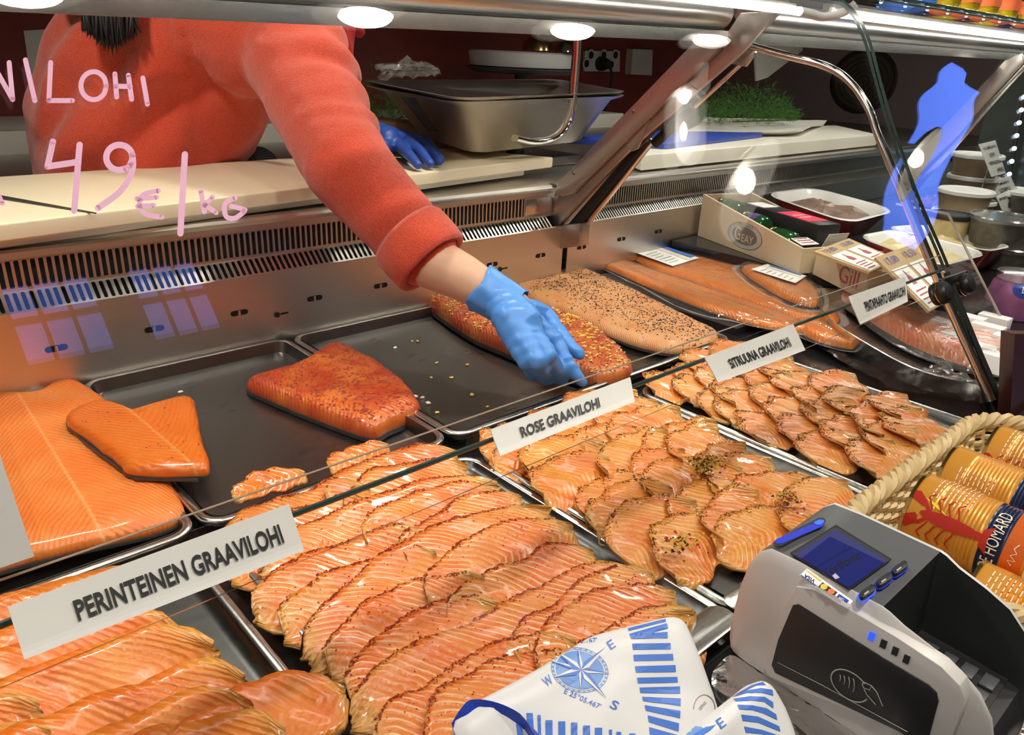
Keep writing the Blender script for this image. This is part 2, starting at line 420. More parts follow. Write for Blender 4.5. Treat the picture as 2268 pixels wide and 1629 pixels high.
M['smoked'] = salmon('smoked_salmon_fillet', (.70, .17, .008), (.74, .22, .015), (.80, .40, .14), freq=460, lineamt=.22, chev=1.1, mid=True, rough=.3)
M['pinkfish'] = salmon('pink_salmon_fillet', (.74, .18, .06), (.78, .30, .13), (.90, .58, .40), freq=420, lineamt=.4, rough=.3)
M['fish_skin'] = plain('dark_fish_skin', (.05, .045, .045), .35, 0, .5, 60)
M['white_shell'] = plain('light_grey_plastic', (.62, .60, .585), .32, 0, .03, 40)
M['grey_shell'] = plain('slate_grey_plastic', (.085, .092, .10), .42, 0, .06, 60)
M['dark_shell'] = plain('charcoal_plastic', (.022, .024, .027), .45, 0, .08, 60)
M['cover'] = plain('matt_black_cover', (.016, .016, .017), .5, 0, .1, 200)
M['screen'] = glow('blue_screen', (.012, .035, .42), .30); M['screen'].node_tree.nodes['Principled BSDF'].inputs['Base Color'].default_value = (.004, .008, .06, 1)
M['screen_glass'] = glassy('screen_glass', (.9, .9, .95), base=.06)
M['blue_led'] = glow('blue_led', (.03, .10, 1.0), .9)
M['blue_led_dim'] = glow('blue_led_dim', (.010, .03, .5), .16)
M['grey_print'] = plain('light_grey_print', (.45, .44, .40), .5)
M['bag'] = plain('white_waxed_paper', (.78, .79, .80), .38, 0, .04, 14, .15)
M['bag_blue'] = plain('blue_bag_print', (.07, .20, .68), .4, 0, .08, 30)
M['bag_light'] = plain('pale_blue_bag_print', (.18, .36, .78), .4, 0, .08, 30)
M['bag_inside'] = plain('deep_blue_paper', (.02, .06, .50), .4, 0, .1, 20)
M['brown_print'] = plain('brown_print', (.30, .17, .14), .5)
M['wicker'] = plain('pale_wicker', (.62, .47, .24), .5, 0, .25, 60, .2)
M['can_gold'] = plain('orange_gold_tin', (.72, .33, .05), .26, .35, .06, 20)
M['can_rim'] = plain('gold_tin_rim', (.72, .55, .22), .18, 1.0, .05)
M['can_navy'] = plain('navy_tin_print', (.012, .022, .075), .25, .2, .1)
M['can_red'] = plain('orange_red_tin', (.70, .14, .02), .25, .3, .05)
M['can_lobster'] = plain('red_lobster_print', (.48, .025, .012), .3, .2, .1)
M['can_white'] = plain('cream_print', (.80, .72, .58), .4)
M['foil'] = plain('aluminium_foil', (.75, .74, .73), .16, 1.0, .05, 40, .9)
M['black_gloss'] = plain('black_gloss_ledge', (.012, .012, .013), .15, 0, .1, 20, .15)
M['wood_crate'] = plain('pale_wood_crate', (.62, .50, .34), .55, 0, .12, 10, .06)
M['card_brown'] = plain('brown_cardboard', (.50, .34, .17), .7, 0, .08, 16)
M['crate_ink'] = plain('grey_crate_print', (.16, .15, .13), .6)
M['price_red'] = plain('dark_red_print', (.42, .05, .08), .5)
M['cer_white'] = plain('white_glaze', (.80, .79, .76), .15, 0, .03, 20, Coat_Weight=.5)
M['cer_red'] = plain('red_glaze', (.50, .025, .028), .14, 0, .08, 20, Coat_Weight=.6)
M['pate'] = plain('brown_chunky_salad', (.20, .13, .10), .4, 0, .75, 38, .8)
M['cream_salad'] = plain('yellow_cream_salad', (.66, .54, .28), .35, 0, .3, 50, .8)
M['dark_salad'] = plain('dark_red_salad', (.16, .07, .055), .4, 0, .6, 60, .8)
M['tub'] = glassy('clear_tub', (.9, .9, .88), rough=.1, base=.08)
M['tub_brown'] = plain('brown_spread', (.26, .19, .11), .4, 0, .3, 30, .2)
M['tub_mix'] = plain('dark_mussel_salad', (.12, .11, .09), .3, 0, .9, 40, .8)
M['lid'] = plain('white_lid', (.80, .80, .79), .35, 0, .03)
M['lid_clear'] = glassy('cloudy_lid', (.75, .76, .75), rough=.2, base=.2)
M['purple'] = plain('purple_pickle', (.28, .10, .22), .3, 0, .5, 25)
M['label_blue'] = plain('blue_label', (.02, .05, .35), .4)
M['pinkred'] = plain('pink_red_label', (.75, .05, .11), .4)
M['green_glass'] = plain('green_jar_glass', (.015, .07, .02), .12, 0, .3, 20, Coat_Weight=.5)
M['gold_lid'] = plain('gold_lid', (.70, .52, .20), .22, 1.0, .05)
M['violet'] = plain('violet_label', (.10, .06, .20), .4)
M['dill'] = plain('dill_green', (.032, .13, .008), .6, 0, .5, 80)
M['bulb'] = glow('lamp_bulb', (1.0, .93, .82), 16)
M['shade_in'] = plain('white_shade', (.82, .81, .78), .5, 0, .03)
M['shade_out'] = plain('black_shade', (.02, .02, .02), .4)
M['led'] = glow('led_tube', (1.0, .95, .86), 34)
M['dusk'] = glow('dusk_sky_glass', (.10, .22, 1.0), 2.9)
M['dusk_high'] = glow('dusk_sky_high_glass', (.14, .24, .85), 1.9)
M['oil'] = plain('yellow_oil', (.62, .46, .02), .08, 0, .1, 10, Transmission_Weight=.5)
M['bottle_yellow'] = plain('yellow_label', (.80, .66, .02), .4)
M['orange_label'] = plain('coral_label', (.78, .17, .06), .4)
M['cool_glow'] = glow('cool_white_glow', (.55, .80, 1.0), 12)
M['teal_glass'] = plain('grey_green_panel', (.10, .125, .115), .25, .3, .15, 8)
M['plastic_bag'] = glassy('clear_plastic_bag', (.85, .85, .83), rough=.2, base=.08, bump=1.0, bscale=20, milk=.1)
M['mesh_straw'] = plain('dark_straw_weave', (.09, .06, .02), .6, 0, .6, 90, .4)
M['socket'] = plain('white_socket_plastic', (.60, .58, .54), .4, 0, .03)
M['brown_frame'] = plain('brown_painted_frame', (.075, .022, .014), .4, 0, .15, 12)

# ------------------------------------------------------------------ the setting
def struct(name, mb, mat, **k): return mb.build(name, mat, kind='structure', **k)
struct('floor', one('box', (-4, -3.6, -1.1), (13.5, 3.5, -1.05)), M['floor'])
struct('wall_back', one('box', (-4, 3.35, -1.05), (13.5, 3.45, 1.3)), M['red_wall'])
struct('unseen_ceiling', one('box', (-4, 1.25, 1.3), (13.5, 3.45, 1.36)), M['canopy'])  # added unseen canopy, keeps ambient light off the back area
struct('unseen_ceiling', one('box', (-4, -3.6, 5.8), (9.4, 3.5, 5.9)), M['canopy'])
# market-hall walls behind and beside the customer, with dusk windows that mirror in the glass
m = MB(); ZC = (4.60, 5.10)
m.box((-4, -3.6, -1.05), (9.3, -3.5, ZC[0])); m.box((-4, -3.6, ZC[1]), (9.3, -3.5, 5.8))
for a, b in ((-4, .9), (1.52, 1.80), (2.36, 9.3)): m.box((a, -3.6, ZC[0]), (b, -3.5, ZC[1]))
struct('wall_front', m, M['hall_wall'])
WR = (-1.90, -.78, 2.38, 2.82)
m = MB(); m.box((9.3, -3.6, -1.05), (9.4, .9, WR[2])); m.box((9.3, -3.6, WR[3]), (9.4, .9, 5.8))
m.box((9.3, -3.6, WR[2]), (9.4, WR[0], WR[3])); m.box((9.3, WR[1], WR[2]), (9.4, .9, WR[3]))
struct('wall_right', m, M['hall_wall'])
for k, (a, b) in enumerate(((.9, 1.52), (1.80, 2.36))):
    w = thing('window_%d' % (k + 1), ((a + b) / 2, -3.55, ZC[0]), kind='structure')
    nx = 3
    for i in range(nx):
        for j in range(2):
            x0 = a + (b - a) * i / nx; x1 = a + (b - a) * (i + 1) / nx; z0 = ZC[0] + (ZC[1] - ZC[0]) * j / 2; z1 = z0 + (ZC[1] - ZC[0]) / 2
            one('box', (x0 + .012, -3.56, z0 + .012), (x1 - .012, -3.55, z1 - .012)).build('pane', M['dusk_high'], w)
    f = MB()
    for i in range(nx + 1): x = a + (b - a) * i / nx; f.box((x - .014, -3.58, ZC[0]), (x + .014, -3.53, ZC[1]))
    for j in range(3): z = ZC[0] + (ZC[1] - ZC[0]) * j / 2; f.box((a, -3.578, z - .014), (b, -3.532, z + .014))
    f.build('window_frame', M['hall_wall'], w)
w = thing('window_3', (9.35, (WR[0] + WR[1]) / 2, WR[2]), kind='structure')
one('box', (9.34, WR[0], WR[2]), (9.36, WR[1], WR[3])).build('pane', M['dusk'], w)

def spot(parent, power, ang, blend, size, z=-.02, colr=(1, .92, .80)):
    ld = bpy.data.lights.new('lamp_light', 'SPOT'); ld.energy = power; ld.shadow_soft_size = size; ld.color = colr; ld.spot_size = radians(ang); ld.spot_blend = blend
    lo = bpy.data.objects.new('lamp_light', ld); col.objects.link(lo); lo.parent = parent; lo.location = (0, 0, z)
def pendant(loc, label, power=26, group=None):
    x, y, z = loc; z -= .055
    t = thing('pendant_lamp', (x, y, z), label, 'lamp', group)
    prof = [(.185, .035), (.180, .045), (.150, .066), (.10, .084), (.05, .094), (.02, .15)]
    m = MB(); m.lathe(prof, (x, y, z), cap=False); m.build('shade', M['shade_out'], t)
    m = MB(); m.lathe([(r - .004, h - .001) for r, h in prof], (x, y, z), cap=False); m.build('shade_lining', M['shade_in'], t)
    one('sphere', (x, y, z + .055), .042).build('bulb', M['bulb'], t)
    one('tube', [(x, y, z + .165), (x, y, 5.2)], .005, 6).build('cord', M['black'], t)
    spot(t, power, 130, .7, .08)
    return t
pendant((5.38, -.34, 1.52), 'pendant lamp mirrored in front of the blue window', 40)
pendant((3.16, -.25, 1.42), 'pendant lamp hanging low before the second case', 14)
pendant((4.19, -.78, 2.38), 'pendant lamp hanging high between the other two', 40)
for x in (-.45, .55, 1.60, 2.65, 3.7): pendant((x, -.22, 2.25), 'black dome pendant lamp in the row above the counter front', 44, 'row of pendant lamps above the counter')
for x in (.2, 1.2, 2.4, 3.6):  # added unseen lamps that brighten the boards and the server
    t = thing('fill_light', (x, 1.50, 1.288), 'added unseen fill light brightening the worktop and server', 'lamp', 'added fill lights')
    one('lathe', [(.05, 0), (.06, 0), (.06, .012), (.05, .012)], (x, 1.50, 1.287), (0, 0, 1), 24, cap=False).build('ring', M['steel'], t)
    one('lathe', [(.049, .006), (.049, .010)], (x, 1.50, 1.287), (0, 0, 1), 24).build('lens', M['bulb'], t); spot(t, 24, 150, .6, .05, -.01)

# ------------------------------------------------------------------ refrigerated display cases
PITCH = .0125
def slat_mesh(name, p, ws, h, th, mat, tilt=0.0, dx=0.0):
    """bar between two slots, flaring to full pitch at both rounded slot ends; height runs along z (tilted towards +y)"""
    r = ws / 2; half = p / 2; pts = []
    n = 4
    right = [(half, 0)] + [(half - r * cos(pi / 2 - pi / 2 * k / n) if False else half - r * sin(pi / 2 * k / n), r - r * cos(pi / 2 * k / n)) for k in range(1, n + 1)]
    right += [(x, h - y) for x, y in reversed(right)]
    pts = right + [(-x, y) for x, y in reversed(right)]
    m = MB(); c, s = cos(tilt), sin(tilt)
    m.prism([Vector((x + dx * y / h, y * s, y * c)) for x, y in pts], Vector((0, th * c, -th * s)))
    me = m.mesh(name, [mat]); return me
PANY, PERF0, PERF1, GR0, GR1 = 1.48, (1.48, .147), (1.512, .176), .180, .230
def case(x0, x1, label, fine=False):
    c = thing('display_case', ((x0 + x1) / 2, 1.0, -1.05), label, 'display case')
    one('box', (x0, .34, -.08), (x1, 1.70, -.03)).build('deck', M['black_gloss'], c)
    one('box', (x0, .36, -1.05), (x1, 1.70, -.08)).build('cabinet_body', M['steel_panel'], c)
    one('box', (x0, PANY, -.03), (x1, PANY + .004, PERF0[1])).build('back_panel', M['steel_panel'], c)
    one('box', (x0, PANY + .045, .10), (x1, PANY + .05, .236)).build('slot_backing_shade', M['void'], c)  # near-black sheet in place of the shade behind the slots
    # strips above / below the slots
    m = MB(); m.box((x0, PERF1[0], .1745), (x1, PERF1[0] + .004, GR0 + .001)); m.build('grille_rail', M['steel'], c)
    m = MB(); m.box((x0, PERF1[0], GR1 - .001), (x1, PERF1[0] + .004, .2365)); m.build('grille_rail', M['steel'], c)
    pr = [(1.500, .2365), (1.500, .246), (1.506, .250), (1.520, .246), (1.535, .246), (1.540, .252), (1.565, .252), (1.572, .246), (1.60, .246), (1.60, .2365)]
    one('prism', [(x0, y, z) for y, z in pr], (x1 - x0, 0, 0)).build('top_ledge', M['steel'], c, bevel=.001)
    tl = atan2(PERF1[0] - PERF0[0], PERF1[1] - PERF0[1]); hp = sqrt((PERF1[0] - PERF0[0]) ** 2 + (PERF1[1] - PERF0[1]) ** 2)
    p = PITCH if not fine else .011
    g = slat_mesh('slat', p, p * .62, GR1 - GR0, .004, M['steel']); q = slat_mesh('slat', p, p * .55, hp - .006, .003, M['steel'], tl, 0)
    q2 = MB(); q2.box((x0, 0, 0), (x1, .003, .0032), mat=Matrix.Translation((0, PERF0[0], PERF0[1])) @ Matrix.Rotation(-tl, 4, 'X')); q2.build('slot_strip', M['steel'], c)
    q2 = MB(); q2.box((x0, 0, hp - .0032), (x1, .003, hp), mat=Matrix.Translation((0, PERF0[0], PERF0[1])) @ Matrix.Rotation(-tl, 4, 'X')); q2.build('slot_strip', M['steel'], c)
    xa = max(x0, .12); xb = x1 - (.11 if not fine else .12)
    n1 = int((xb - xa) / p); off = Vector((0, PERF0[0], PERF0[1])) + Vector((0, sin(tl), cos(tl))) * .003
    if not fine:
        for i in range(n1): place(g, 'slat', (xa + i * p, PERF1[0], GR0), c)
        for i in range(int((x1 - .03 - xa) / p)): place(q, 'slat', (xa + i * p, off.y, off.z), c)
        m = MB(); m.box((xa + n1 * p - p / 2, PERF1[0] - .001, GR0), (x1, PERF1[0] + .004, GR1)); m.build('end_plate', M['steel'], c)
    else:
        m = MB()
        for i in range(int((xb - xa) / p)):
            for me, o in ((g, Vector((xa + i * p, PERF1[0], GR0))), (q, Vector((xa + i * p, off.y, off.z)))):
                m.add([v.co + o for v in me.vertices], [tuple(f.vertices) for f in me.polygons])
        m.build('grille_slats', M['steel'], c, kind='stuff')
    return c
caseL = case(-.7, 1.555, 'stainless refrigerated fish counter holding the trays of salmon')
caseR = case(1.575, 4.55, 'stainless refrigerated counter next to it holding crates, dishes and tubs', True)
# oval fixing slots in the back panels, near-black discs for their shaded hollows
def oval_slot(px, py, parent, s=1.0):
    c = ay(px, py, PANY); a = .013 * s; b = .0055 * s
    pts = [Vector((c.x + sx * a + b * cos(t), PANY - .0012, c.z + b * sin(t))) for sx, t0 in ((1, -pi / 2), (-1, pi / 2)) for t in [t0 + pi * k / 6 for k in range(7)]]
    o = one('prism', pts, (0, .003, 0)).build('slot_shade', M['void'], parent)
    one('box', (c.x - .003, PANY - .0022, c.z - b * .9), (c.x + .002, PANY + .001, c.z + b * .9)).build('clip', M['steel'], o)
for p in ((125, 772), (342, 729), (530, 693), (697, 661), (843, 633), (1090, 586), (1197, 566)): oval_slot(*p, caseL)
for p in ((1288, 548), (1376, 530), (1458, 513)): oval_slot(*p, caseR)
for px, py in ((625, 695), (1115, 595)):
    c = ay(px, py, PANY); m = MB(); m.lathe([(.006, -.002), (.006, .003)], (c.x - .012, PANY, c.z), (0, -1, 0), 12); m.box((c.x - .004, PANY - .001, c.z - .002), (c.x + .014, PANY + .001, c.z + .002)); m.build('screw_slot', M['black'], caseL)
c = ay(1195, 455, 1.51); one('box', (c.x - .055, 1.507, c.z - .022), (c.x + .045, 1.512, c.z + .02)).build('thermometer_plate', M['steel_bright'], caseL, bevel=.001)
# server-side worktop
wt = struct('trim_1', one('box', (-1.2, 1.60, .20), (5.2, 2.75, .244)), M['steel'])

# lamp rail: round aluminium profile above a flat strip
def rail(xa, za, xb, zb, name, label, Y=1.0):
    t = thing(name, ((xa + xb) / 2, Y, za), label, 'rail')
    m = MB(); pts = [Vector((xa, 0, za)), Vector((xb, 0, zb))]
    m.loft([[Vector((p.x, Y - .004, p.z)), Vector((p.x, Y + .03, p.z)), Vector((p.x, Y + .03, p.z + .022)), Vector((p.x, Y - .004, p.z + .022))] for p in pts]); m.build('flat_strip', M['steel_bright'], t)
    m = MB(); m.tube([(xa, Y + .012, za + .0245), (xb, Y + .012, zb + .0245)], .006, 4); m.build('dark_line', M['black'], t)  # dark line between the round profile and the flat strip
    m = MB(); m.tube([(xa, Y + .02, za + .055), (xb, Y + .02, zb + .055)], .030, 28); m.build('round_profile', M['rail'], t)
    return t
rail(-.8, .5995, 1.500, .631, 'lamp_rail', 'round aluminium rail with a flat strip below it above the salmon trays')
rail(1.60, .632, 4.55, .642, 'lamp_rail', 'round aluminium rail above the crates and tubs')
def led(x0, x1, Y, z0, z1, label, bent=True):
    t = thing('led_tube', ((x0 + x1) / 2, Y, z0), label, 'lamp', 'tube lamps under the glass top')
    one('tube', [(x0, Y, z0), (x1, Y, z1)], .0075, 10).build('tube_light', M['led'], t)
    one('tube', smooth_path([(x1, Y, z1), (x1 + .05, Y, z1 - .002), (x1 + .085, Y - .01, z1 - .006), (x1 + .105, Y - .04, z1 + .004), (x1 + .11, Y - .06, z1 + .02)], 5), .009, 10).build('bent_end', M['lid'], t)
    one('box', (x0, Y + .008, z0 + .001), (x1, Y + .03, z0 + .02)).build('holder', M['steel'], t)
e = ay(1770, 25, .88)
led(-.7, e.x, .88, e.z - .006, e.z, 'lit white tube lamp above the salmon trays')
led(1.75, 4.3, .90, .700, .700, 'lit white tube lamp above the crates and tubs')

# leaning post with gas struts between the two cases
post = thing('glass_lift_post', (1.56, 1.5, .05), 'leaning stainless post with gas struts between the two cases', 'post')
def pxprism(pix, X, th, name, mat, parent, bevel=.0015): return one('prism', [ax(x, y, X) for x, y in pix], (th, 0, 0)).build(name, mat, parent, bevel=bevel)
pxprism([(1236, 404), (1548, 82), (1602, 72), (1588, 112), (1266, 430), (1226, 436)], 1.515, .016, 'front_flange', M['post'], post)
pxprism([(1214, 520), (1224, 438), (1266, 431), (1580, 118), (1640, 28), (1725, 26), (1640, 118), (1405, 322), (1262, 470)], 1.532, .014, 'web_plate', M['post'], post)
pxprism([(1216, 522), (1386, 316), (1404, 300), (1412, 316), (1246, 512)], 1.550, .012, 'channel_lip', M['steel_bright'], post)
pxprism([(1246, 512), (1412, 316), (1430, 316), (1282, 500)], 1.556, .010, 'channel_slot', M['void'], post)
pxprism([(1280, 502), (1428, 318), (1438, 306), (1446, 312), (1300, 498)], 1.572, .016, 'rear_flange', M['steel_bright'], post)
pxprism([(1232, 500), (1285, 495), (1282, 546), (1212, 555)], 1.545, .04, 'foot', M['post'], post)
for k, pix in enumerate(([(1544, 138), (1604, 98), (1622, 104), (1624, 116), (1586, 147)], [(1606, 138), (1640, 98), (1668, 106), (1672, 118), (1650, 148)])):
    b = pxprism(pix, 1.545 + k * .03, .010, 'hinge_bracket', M['post'], post)
    q = ax(*((1596, 112), (1643, 114))[k], 1.545 + k * .03); one('lathe', [(.009, 0), (.009, .012), (.005, .014)], (q.x, q.y, q.z), (-1, 0, 0), 14).build('bolt', M['chrome'], b)
for k, (a, b) in enumerate((((1412, 318), (1604, 122)), ((1450, 318), (1655, 128)))):
    X = 1.552 + k * .03; a = ax(*a, X); b = ax(*b, X); mid = a.lerp(b, .45)
    one('tube', [a, mid], .013, 14).build('gas_strut', M['black'], post); one('tube', [mid, b], .006, 10).build('piston_rod', M['chrome'], post)
for px, py in ((1271, 384), (1402, 247), (1553, 88)):
    q = ax(px, py, 1.515); one('lathe', [(.005, 0), (.004, .003)], q, (-1, 0, 0), 10).build('screw', M['steel_dark'], post)
pxprism([(1383, 316), (1420, 225), (1452, 232), (1412, 330), (1398, 336)], 1.528, .006, 'strut_bracket', M['post'], post)
# next post further along
post2 = thing('glass_lift_post', (3.05, 1.5, .05), 'leaning stainless post behind the blue window reflection', 'post')
X2 = 3.05
pxprism([(1975, 402), (2225, 135), (2262, 118), (2268, 140), (2090, 330), (2000, 420)], X2, .016, 'front_flange', M['post'], post2)
pxprism([(2000, 422), (2262, 142), (2275, 150), (2100, 345), (2030, 425)], X2 + .04, .012, 'rear_flange', M['steel_bright'], post2)

# ------------------------------------------------------------------ curved front glass
PROF = [(.325, -.03), (.345, 0), (.420, .122), (.497, .247), (.583, .369), (.660, .493), (.703, .572), (.745, .650), (.790, .702), (.85, .735)]
def profile(t0, t1, n=40):
    pts = smooth_path([Vector((0, y, z)) for y, z in PROF], 8); return pts[int(t0 * 8):int(t1 * 8) + 1]
def pane(x0, x1, pts, name, label, th=.006):
    m = MB(); n = len(pts); off = []
    for i in range(n):
        d = (pts[min(i + 1, n - 1)] - pts[max(i - 1, 0)]).normalized(); off.append(pts[i] + Vector((0, d.z, -d.y)) * th)
    V = lambda x, p: Vector((x, p.y, p.z))
    for side in (pts, off):
        m.add([V(x, p) for p in side for x in (x0, x1)], [(2 * i, 2 * i + 1, 2 * i + 3, 2 * i + 2) for i in range(n - 1)], 0)
    for x in (x0, x1):
        m.add([q for p, o in zip(pts, off) for q in (V(x, p), V(x, o))], [(2 * i, 2 * i + 1, 2 * i + 3, 2 * i + 2) for i in range(n - 1)], 1)
    for k in (0, -1): m.add([V(x0, pts[k]), V(x1, pts[k]), V(x1, off[k]), V(x0, off[k])], [(0, 1, 2, 3)], 1)
    return m.build(name, [M['glass'], M['glass_edge']], smooth=30, label=label, cat='glass')
fg = pane(-.8, 1.585, profile(3, 9), 'front_glass', 'curved clear glass pane with pink handwriting over the salmon trays')
pane(-.8, 1.585, profile(0.4, 2.85), 'front_glass', 'low sloping clear glass in front of the sliced salmon trays')
pane(1.605, 4.6, profile(3, 9), 'front_glass', 'curved clear glass pane over the crates and deli tubs')
one('tube', [(-.8, .498, .2465), (1.585, .498, .2465)], .0026, 6).build('polished_edge', M['glass_edge'], fg)
one('tube', [(-.8, .5125, .2695), (1.585, .5125, .2695)], .0009, 5).build('edge_strip', M['plexi_edge'], fg)
def glass_hit(px, py):
    r = ray(px, py); pts = profile(3, 9)
    for a, b in zip(pts[:-1], pts[1:]):
        dy, dz = b.y - a.y, b.z - a.z; den = r.y * -dz + r.z * dy
        s = (r.y * (a.z - EYE.z) - r.z * (a.y - EYE.y)) / (r.z * dy - r.y * dz)
        if 0 <= s <= 1: t = (a.y + s * dy - EYE.y) / r.y; return EYE + r * t
# handwriting on the glass: every letter a marker stroke of its own
NRM = Vector((0, -.84, .54))
hw = thing('glass_handwriting', (.1, .6, .45), 'pink marker handwriting with a price on the front glass', 'writing')
def strokes(name, lines, w):
    """flat marker strokes lying on the glass; w = stroke width in photograph pixels"""
    m = MB()
    def put(g):
        pts = []
        for x, y in g[0]:
            h = glass_hit(x, y)
            if h is None: return
            pts.append(h + NRM * .0008)
        m.add(pts, g[1])
    for ln in lines:
        ln = [Vector((x, y, 0)) for x, y in ln]; ln = smooth_path(ln, 5) if len(ln) > 2 else [ln[0].lerp(ln[1], k / 6) for k in range(7)]
        ln = [(p.x, p.y) for p in ln]; put(stroke2(ln, w))
        for e in (ln[0], ln[-1]): put(poly2(circ2(e[0], e[1], w * .5, 12)))
    if m.v: m.build(name, M['pink_ink'], hw, smooth=0)
C = lambda cx, cy, rx, ry, a0=0, a1=360, n=10: [(cx + rx * cos(radians(a0 + (a1 - a0) * k / n)), cy + ry * sin(radians(a0 + (a1 - a0) * k / n))) for k in range(n + 1)]
W1 = 11
for nm, ln in (('letter_v', [[(-18, 140), (28, 222)], [(20, 140), (28, 222)]]), ('letter_i', [[(56, 134), (77, 224)]]), ('letter_l', [[(112, 140), (108, 224)], [(108, 224), (160, 224)]]),
               ('letter_o', [C(207, 191, 28, 31)]), ('letter_h', [[(254, 165), (258, 216)], [(284, 168), (291, 221)], [(256, 192), (288, 193)]]), ('letter_i', [[(316, 174), (326, 232)]])): strokes(nm, ln, W1)
W2 = 14
for nm, ln in (('digit_four', [[(117, 315), (105, 370)], [(105, 370), (172, 360)], [(176, 322), (164, 468)]]),
               ('digit_nine', [C(264, 350, 29, 28, 60, 400), [(293, 345), (292, 380), (266, 425), (216, 462)]]),
               ('slash', [[(409, 343), (399, 518)]])): strokes(nm, ln, W2)
W3 = 11
for nm, ln in (('euro_sign', [[(350, 424), (318, 432), (308, 455), (322, 475), (358, 482)], [(302, 442), (346, 438)], [(304, 458), (340, 456)]]),
               ('letter_k', [[(444, 424), (452, 470)], [(470, 438), (452, 456)], [(454, 455), (478, 472)]]),
               ('letter_g', [[(520, 440), (498, 452), (500, 480), (520, 484), (540, 470)], [(512, 458), (530, 462), (542, 466)]]),
               ('digit_mark', [[(-10, 420), (5, 452)]])): strokes(nm, ln, W3)

# chrome support rod and its clamp
rod = thing('glass_support_rod', (1.575, .36, 0), 'bent chrome rod with black clamp knobs beside the glass edge', 'rod')
one('tube', smooth_path([ax(x, y, 1.575) for x, y in ((1632, 92), (1700, 112), (1760, 128), (1815, 142), (1862, 164), (1900, 202), (1928, 250), (1945, 300), (1990, 400))], 5), .0075, 12).build('bent_arm', M['chrome'], rod)
one('tube', [ax(x, y, 1.575) for x, y in ((1958, 330), (2090, 650), (2196, 888))], .0085, 12).build('lower_arm', M['chrome'], rod)
one('tube', [ax(x, y, 1.592) for x, y in ((2096, 604), (2160, 760), (2228, 918))], .006, 8).build('black_seal', M['black'], rod)
nv = Vector((0, -.83, .56))
for px, py in ((2090, 648), (2140, 629)):
    q = ax(px, py, 1.57 if px < 2100 else 1.64)
    q = ay(px, py, .468)
    k = MB(); k.lathe([(.012, -.02), (.020, -.018), (.0215, -.012), (.019, -.008), (.0215, -.003), (.0215, .004), (.017, .010), (.006, .012)], q, nv, 24); k.build('clamp_knob', M['black'], rod)
    k = MB(); k.lathe([(.0222, -.0075), (.0222, -.0055)], q, nv, 24); k.build('knob_ring', M['gold_lid'], rod)
a = ay(2088, 640, .478); b = ay(2138, 622, .478)
one('prism', [a + Vector((0, 0, .02)), b + Vector((0, 0, .02)), b - Vector((0, 0, .018)), a - Vector((0, 0, .018))], (0, .006, 0)).build('clamp_plate', M['steel_dark'], rod)

# front ledge the terminal, bags and basket stand on
LZ = .042
struct('trim_2', one('box', (-.6, -.05, LZ - .05), (2.6, .293, LZ)), M['black_gloss'])
struct('trim_3', one('box', (-.6, .0, -1.05), (2.6, .293, LZ - .05)), M['brown_frame'])
q = [ay(x, y, .30) for x, y in ((2248, 740), (2330, 740), (2330, 975), (2236, 945))]
struct('trim_4', one('prism', q, (0, .02, 0)), M['brown_frame'])

# ------------------------------------------------------------------ trays
def tray(x0, x1, y0, y1, zb, h, label, rim=.014, r=.022, floor_mat='steel_dark', rim_mat='steel_bright', group='stainless trays'):
    cx, cy, w, d = (x0 + x1) / 2, (y0 + y1) / 2, x1 - x0, y1 - y0
    t = thing('steel_tray', (cx, cy, zb), label, 'tray', group)
    m = MB(); m.loft([rrect(cx, cy, w - 2 * rim, d - 2 * rim, r, zb + h), rrect(cx, cy, w - 2 * rim - .008, d - 2 * rim - .008, r, zb + .003), rrect(cx, cy, w - 2 * rim - .03, d - 2 * rim - .03, r * .8, zb)], cap0=False)
    m.build('pan', M[floor_mat], t, smooth=50)
    m = MB(); m.loft([rrect(cx, cy, w - 2 * rim * f, d - 2 * rim * f, r + rim * (1 - f), zb + h + dz) for f, dz in ((.02, -.008), (0, -.005), (.06, -.002), (.2, -.0004), (.45, 0), (.75, -.0006), (.93, -.0022), (1.0, -.005))], cap0=False, cap1=False)
    m.build('rim', M[rim_mat], t, smooth=60)
    return t
XE = [(-.13, .260), (.290, .698), (.702, 1.100), (1.106, 1.515)]
FT = 'front'
tray(*XE[0], .338, .870, -.014, .012, 'steel tray holding plain sliced salmon, behind the PERINTEINEN card', floor_mat='steel_front')
tray(*XE[1], .338, .840, -.014, .012, 'steel tray holding red-spiced sliced salmon, behind the paper bags', floor_mat='steel_front')
tray(*XE[2], .338, .835, -.014, .012, 'steel tray holding sliced salmon with yellow crumbs, under the ROSE card', floor_mat='steel_front')
tray(*XE[3], .338, .835, -.014, .012, 'steel tray holding black-peppered sliced salmon, under the SITRUUNA card', floor_mat='steel_front')
tray(-.15, .283, .885, 1.475, -.028, .030, 'steel tray under the large plain salmon fillet')
tray(.290, .700, .885, 1.475, -.024, .026, 'steel tray holding the single red-spiced salmon piece')
tray(.706, 1.115, .885, 1.475, -.024, .026, 'nearly empty steel tray beside the yellow-crusted fillet')
tray(1.121, 1.53, .885, 1.475, -.028, .028, 'steel tray under the black-peppered salmon fillet')
for t_, (xa, xb) in zip([o for o in scene.objects if o.name.startswith('steel_tray') and o.parent is None][:4], XE):
    m = MB(); m.loft([rrect((xa + xb) / 2, .352, xb - xa - .002 + g, .040 + g, .018, z, 6) for g, z in ((-.004, -.006), (0, -.004), (0, -.0015), (-.003, -.0005))]); m.build('front_lip', M['steel_bright'], t_, smooth=40)
def bar(name, x, label):
    one('box', (x - .0, .33, -.03), (x + .004, 1.475, -.02)).build(name, M['steel'], label=label, cat='bar')

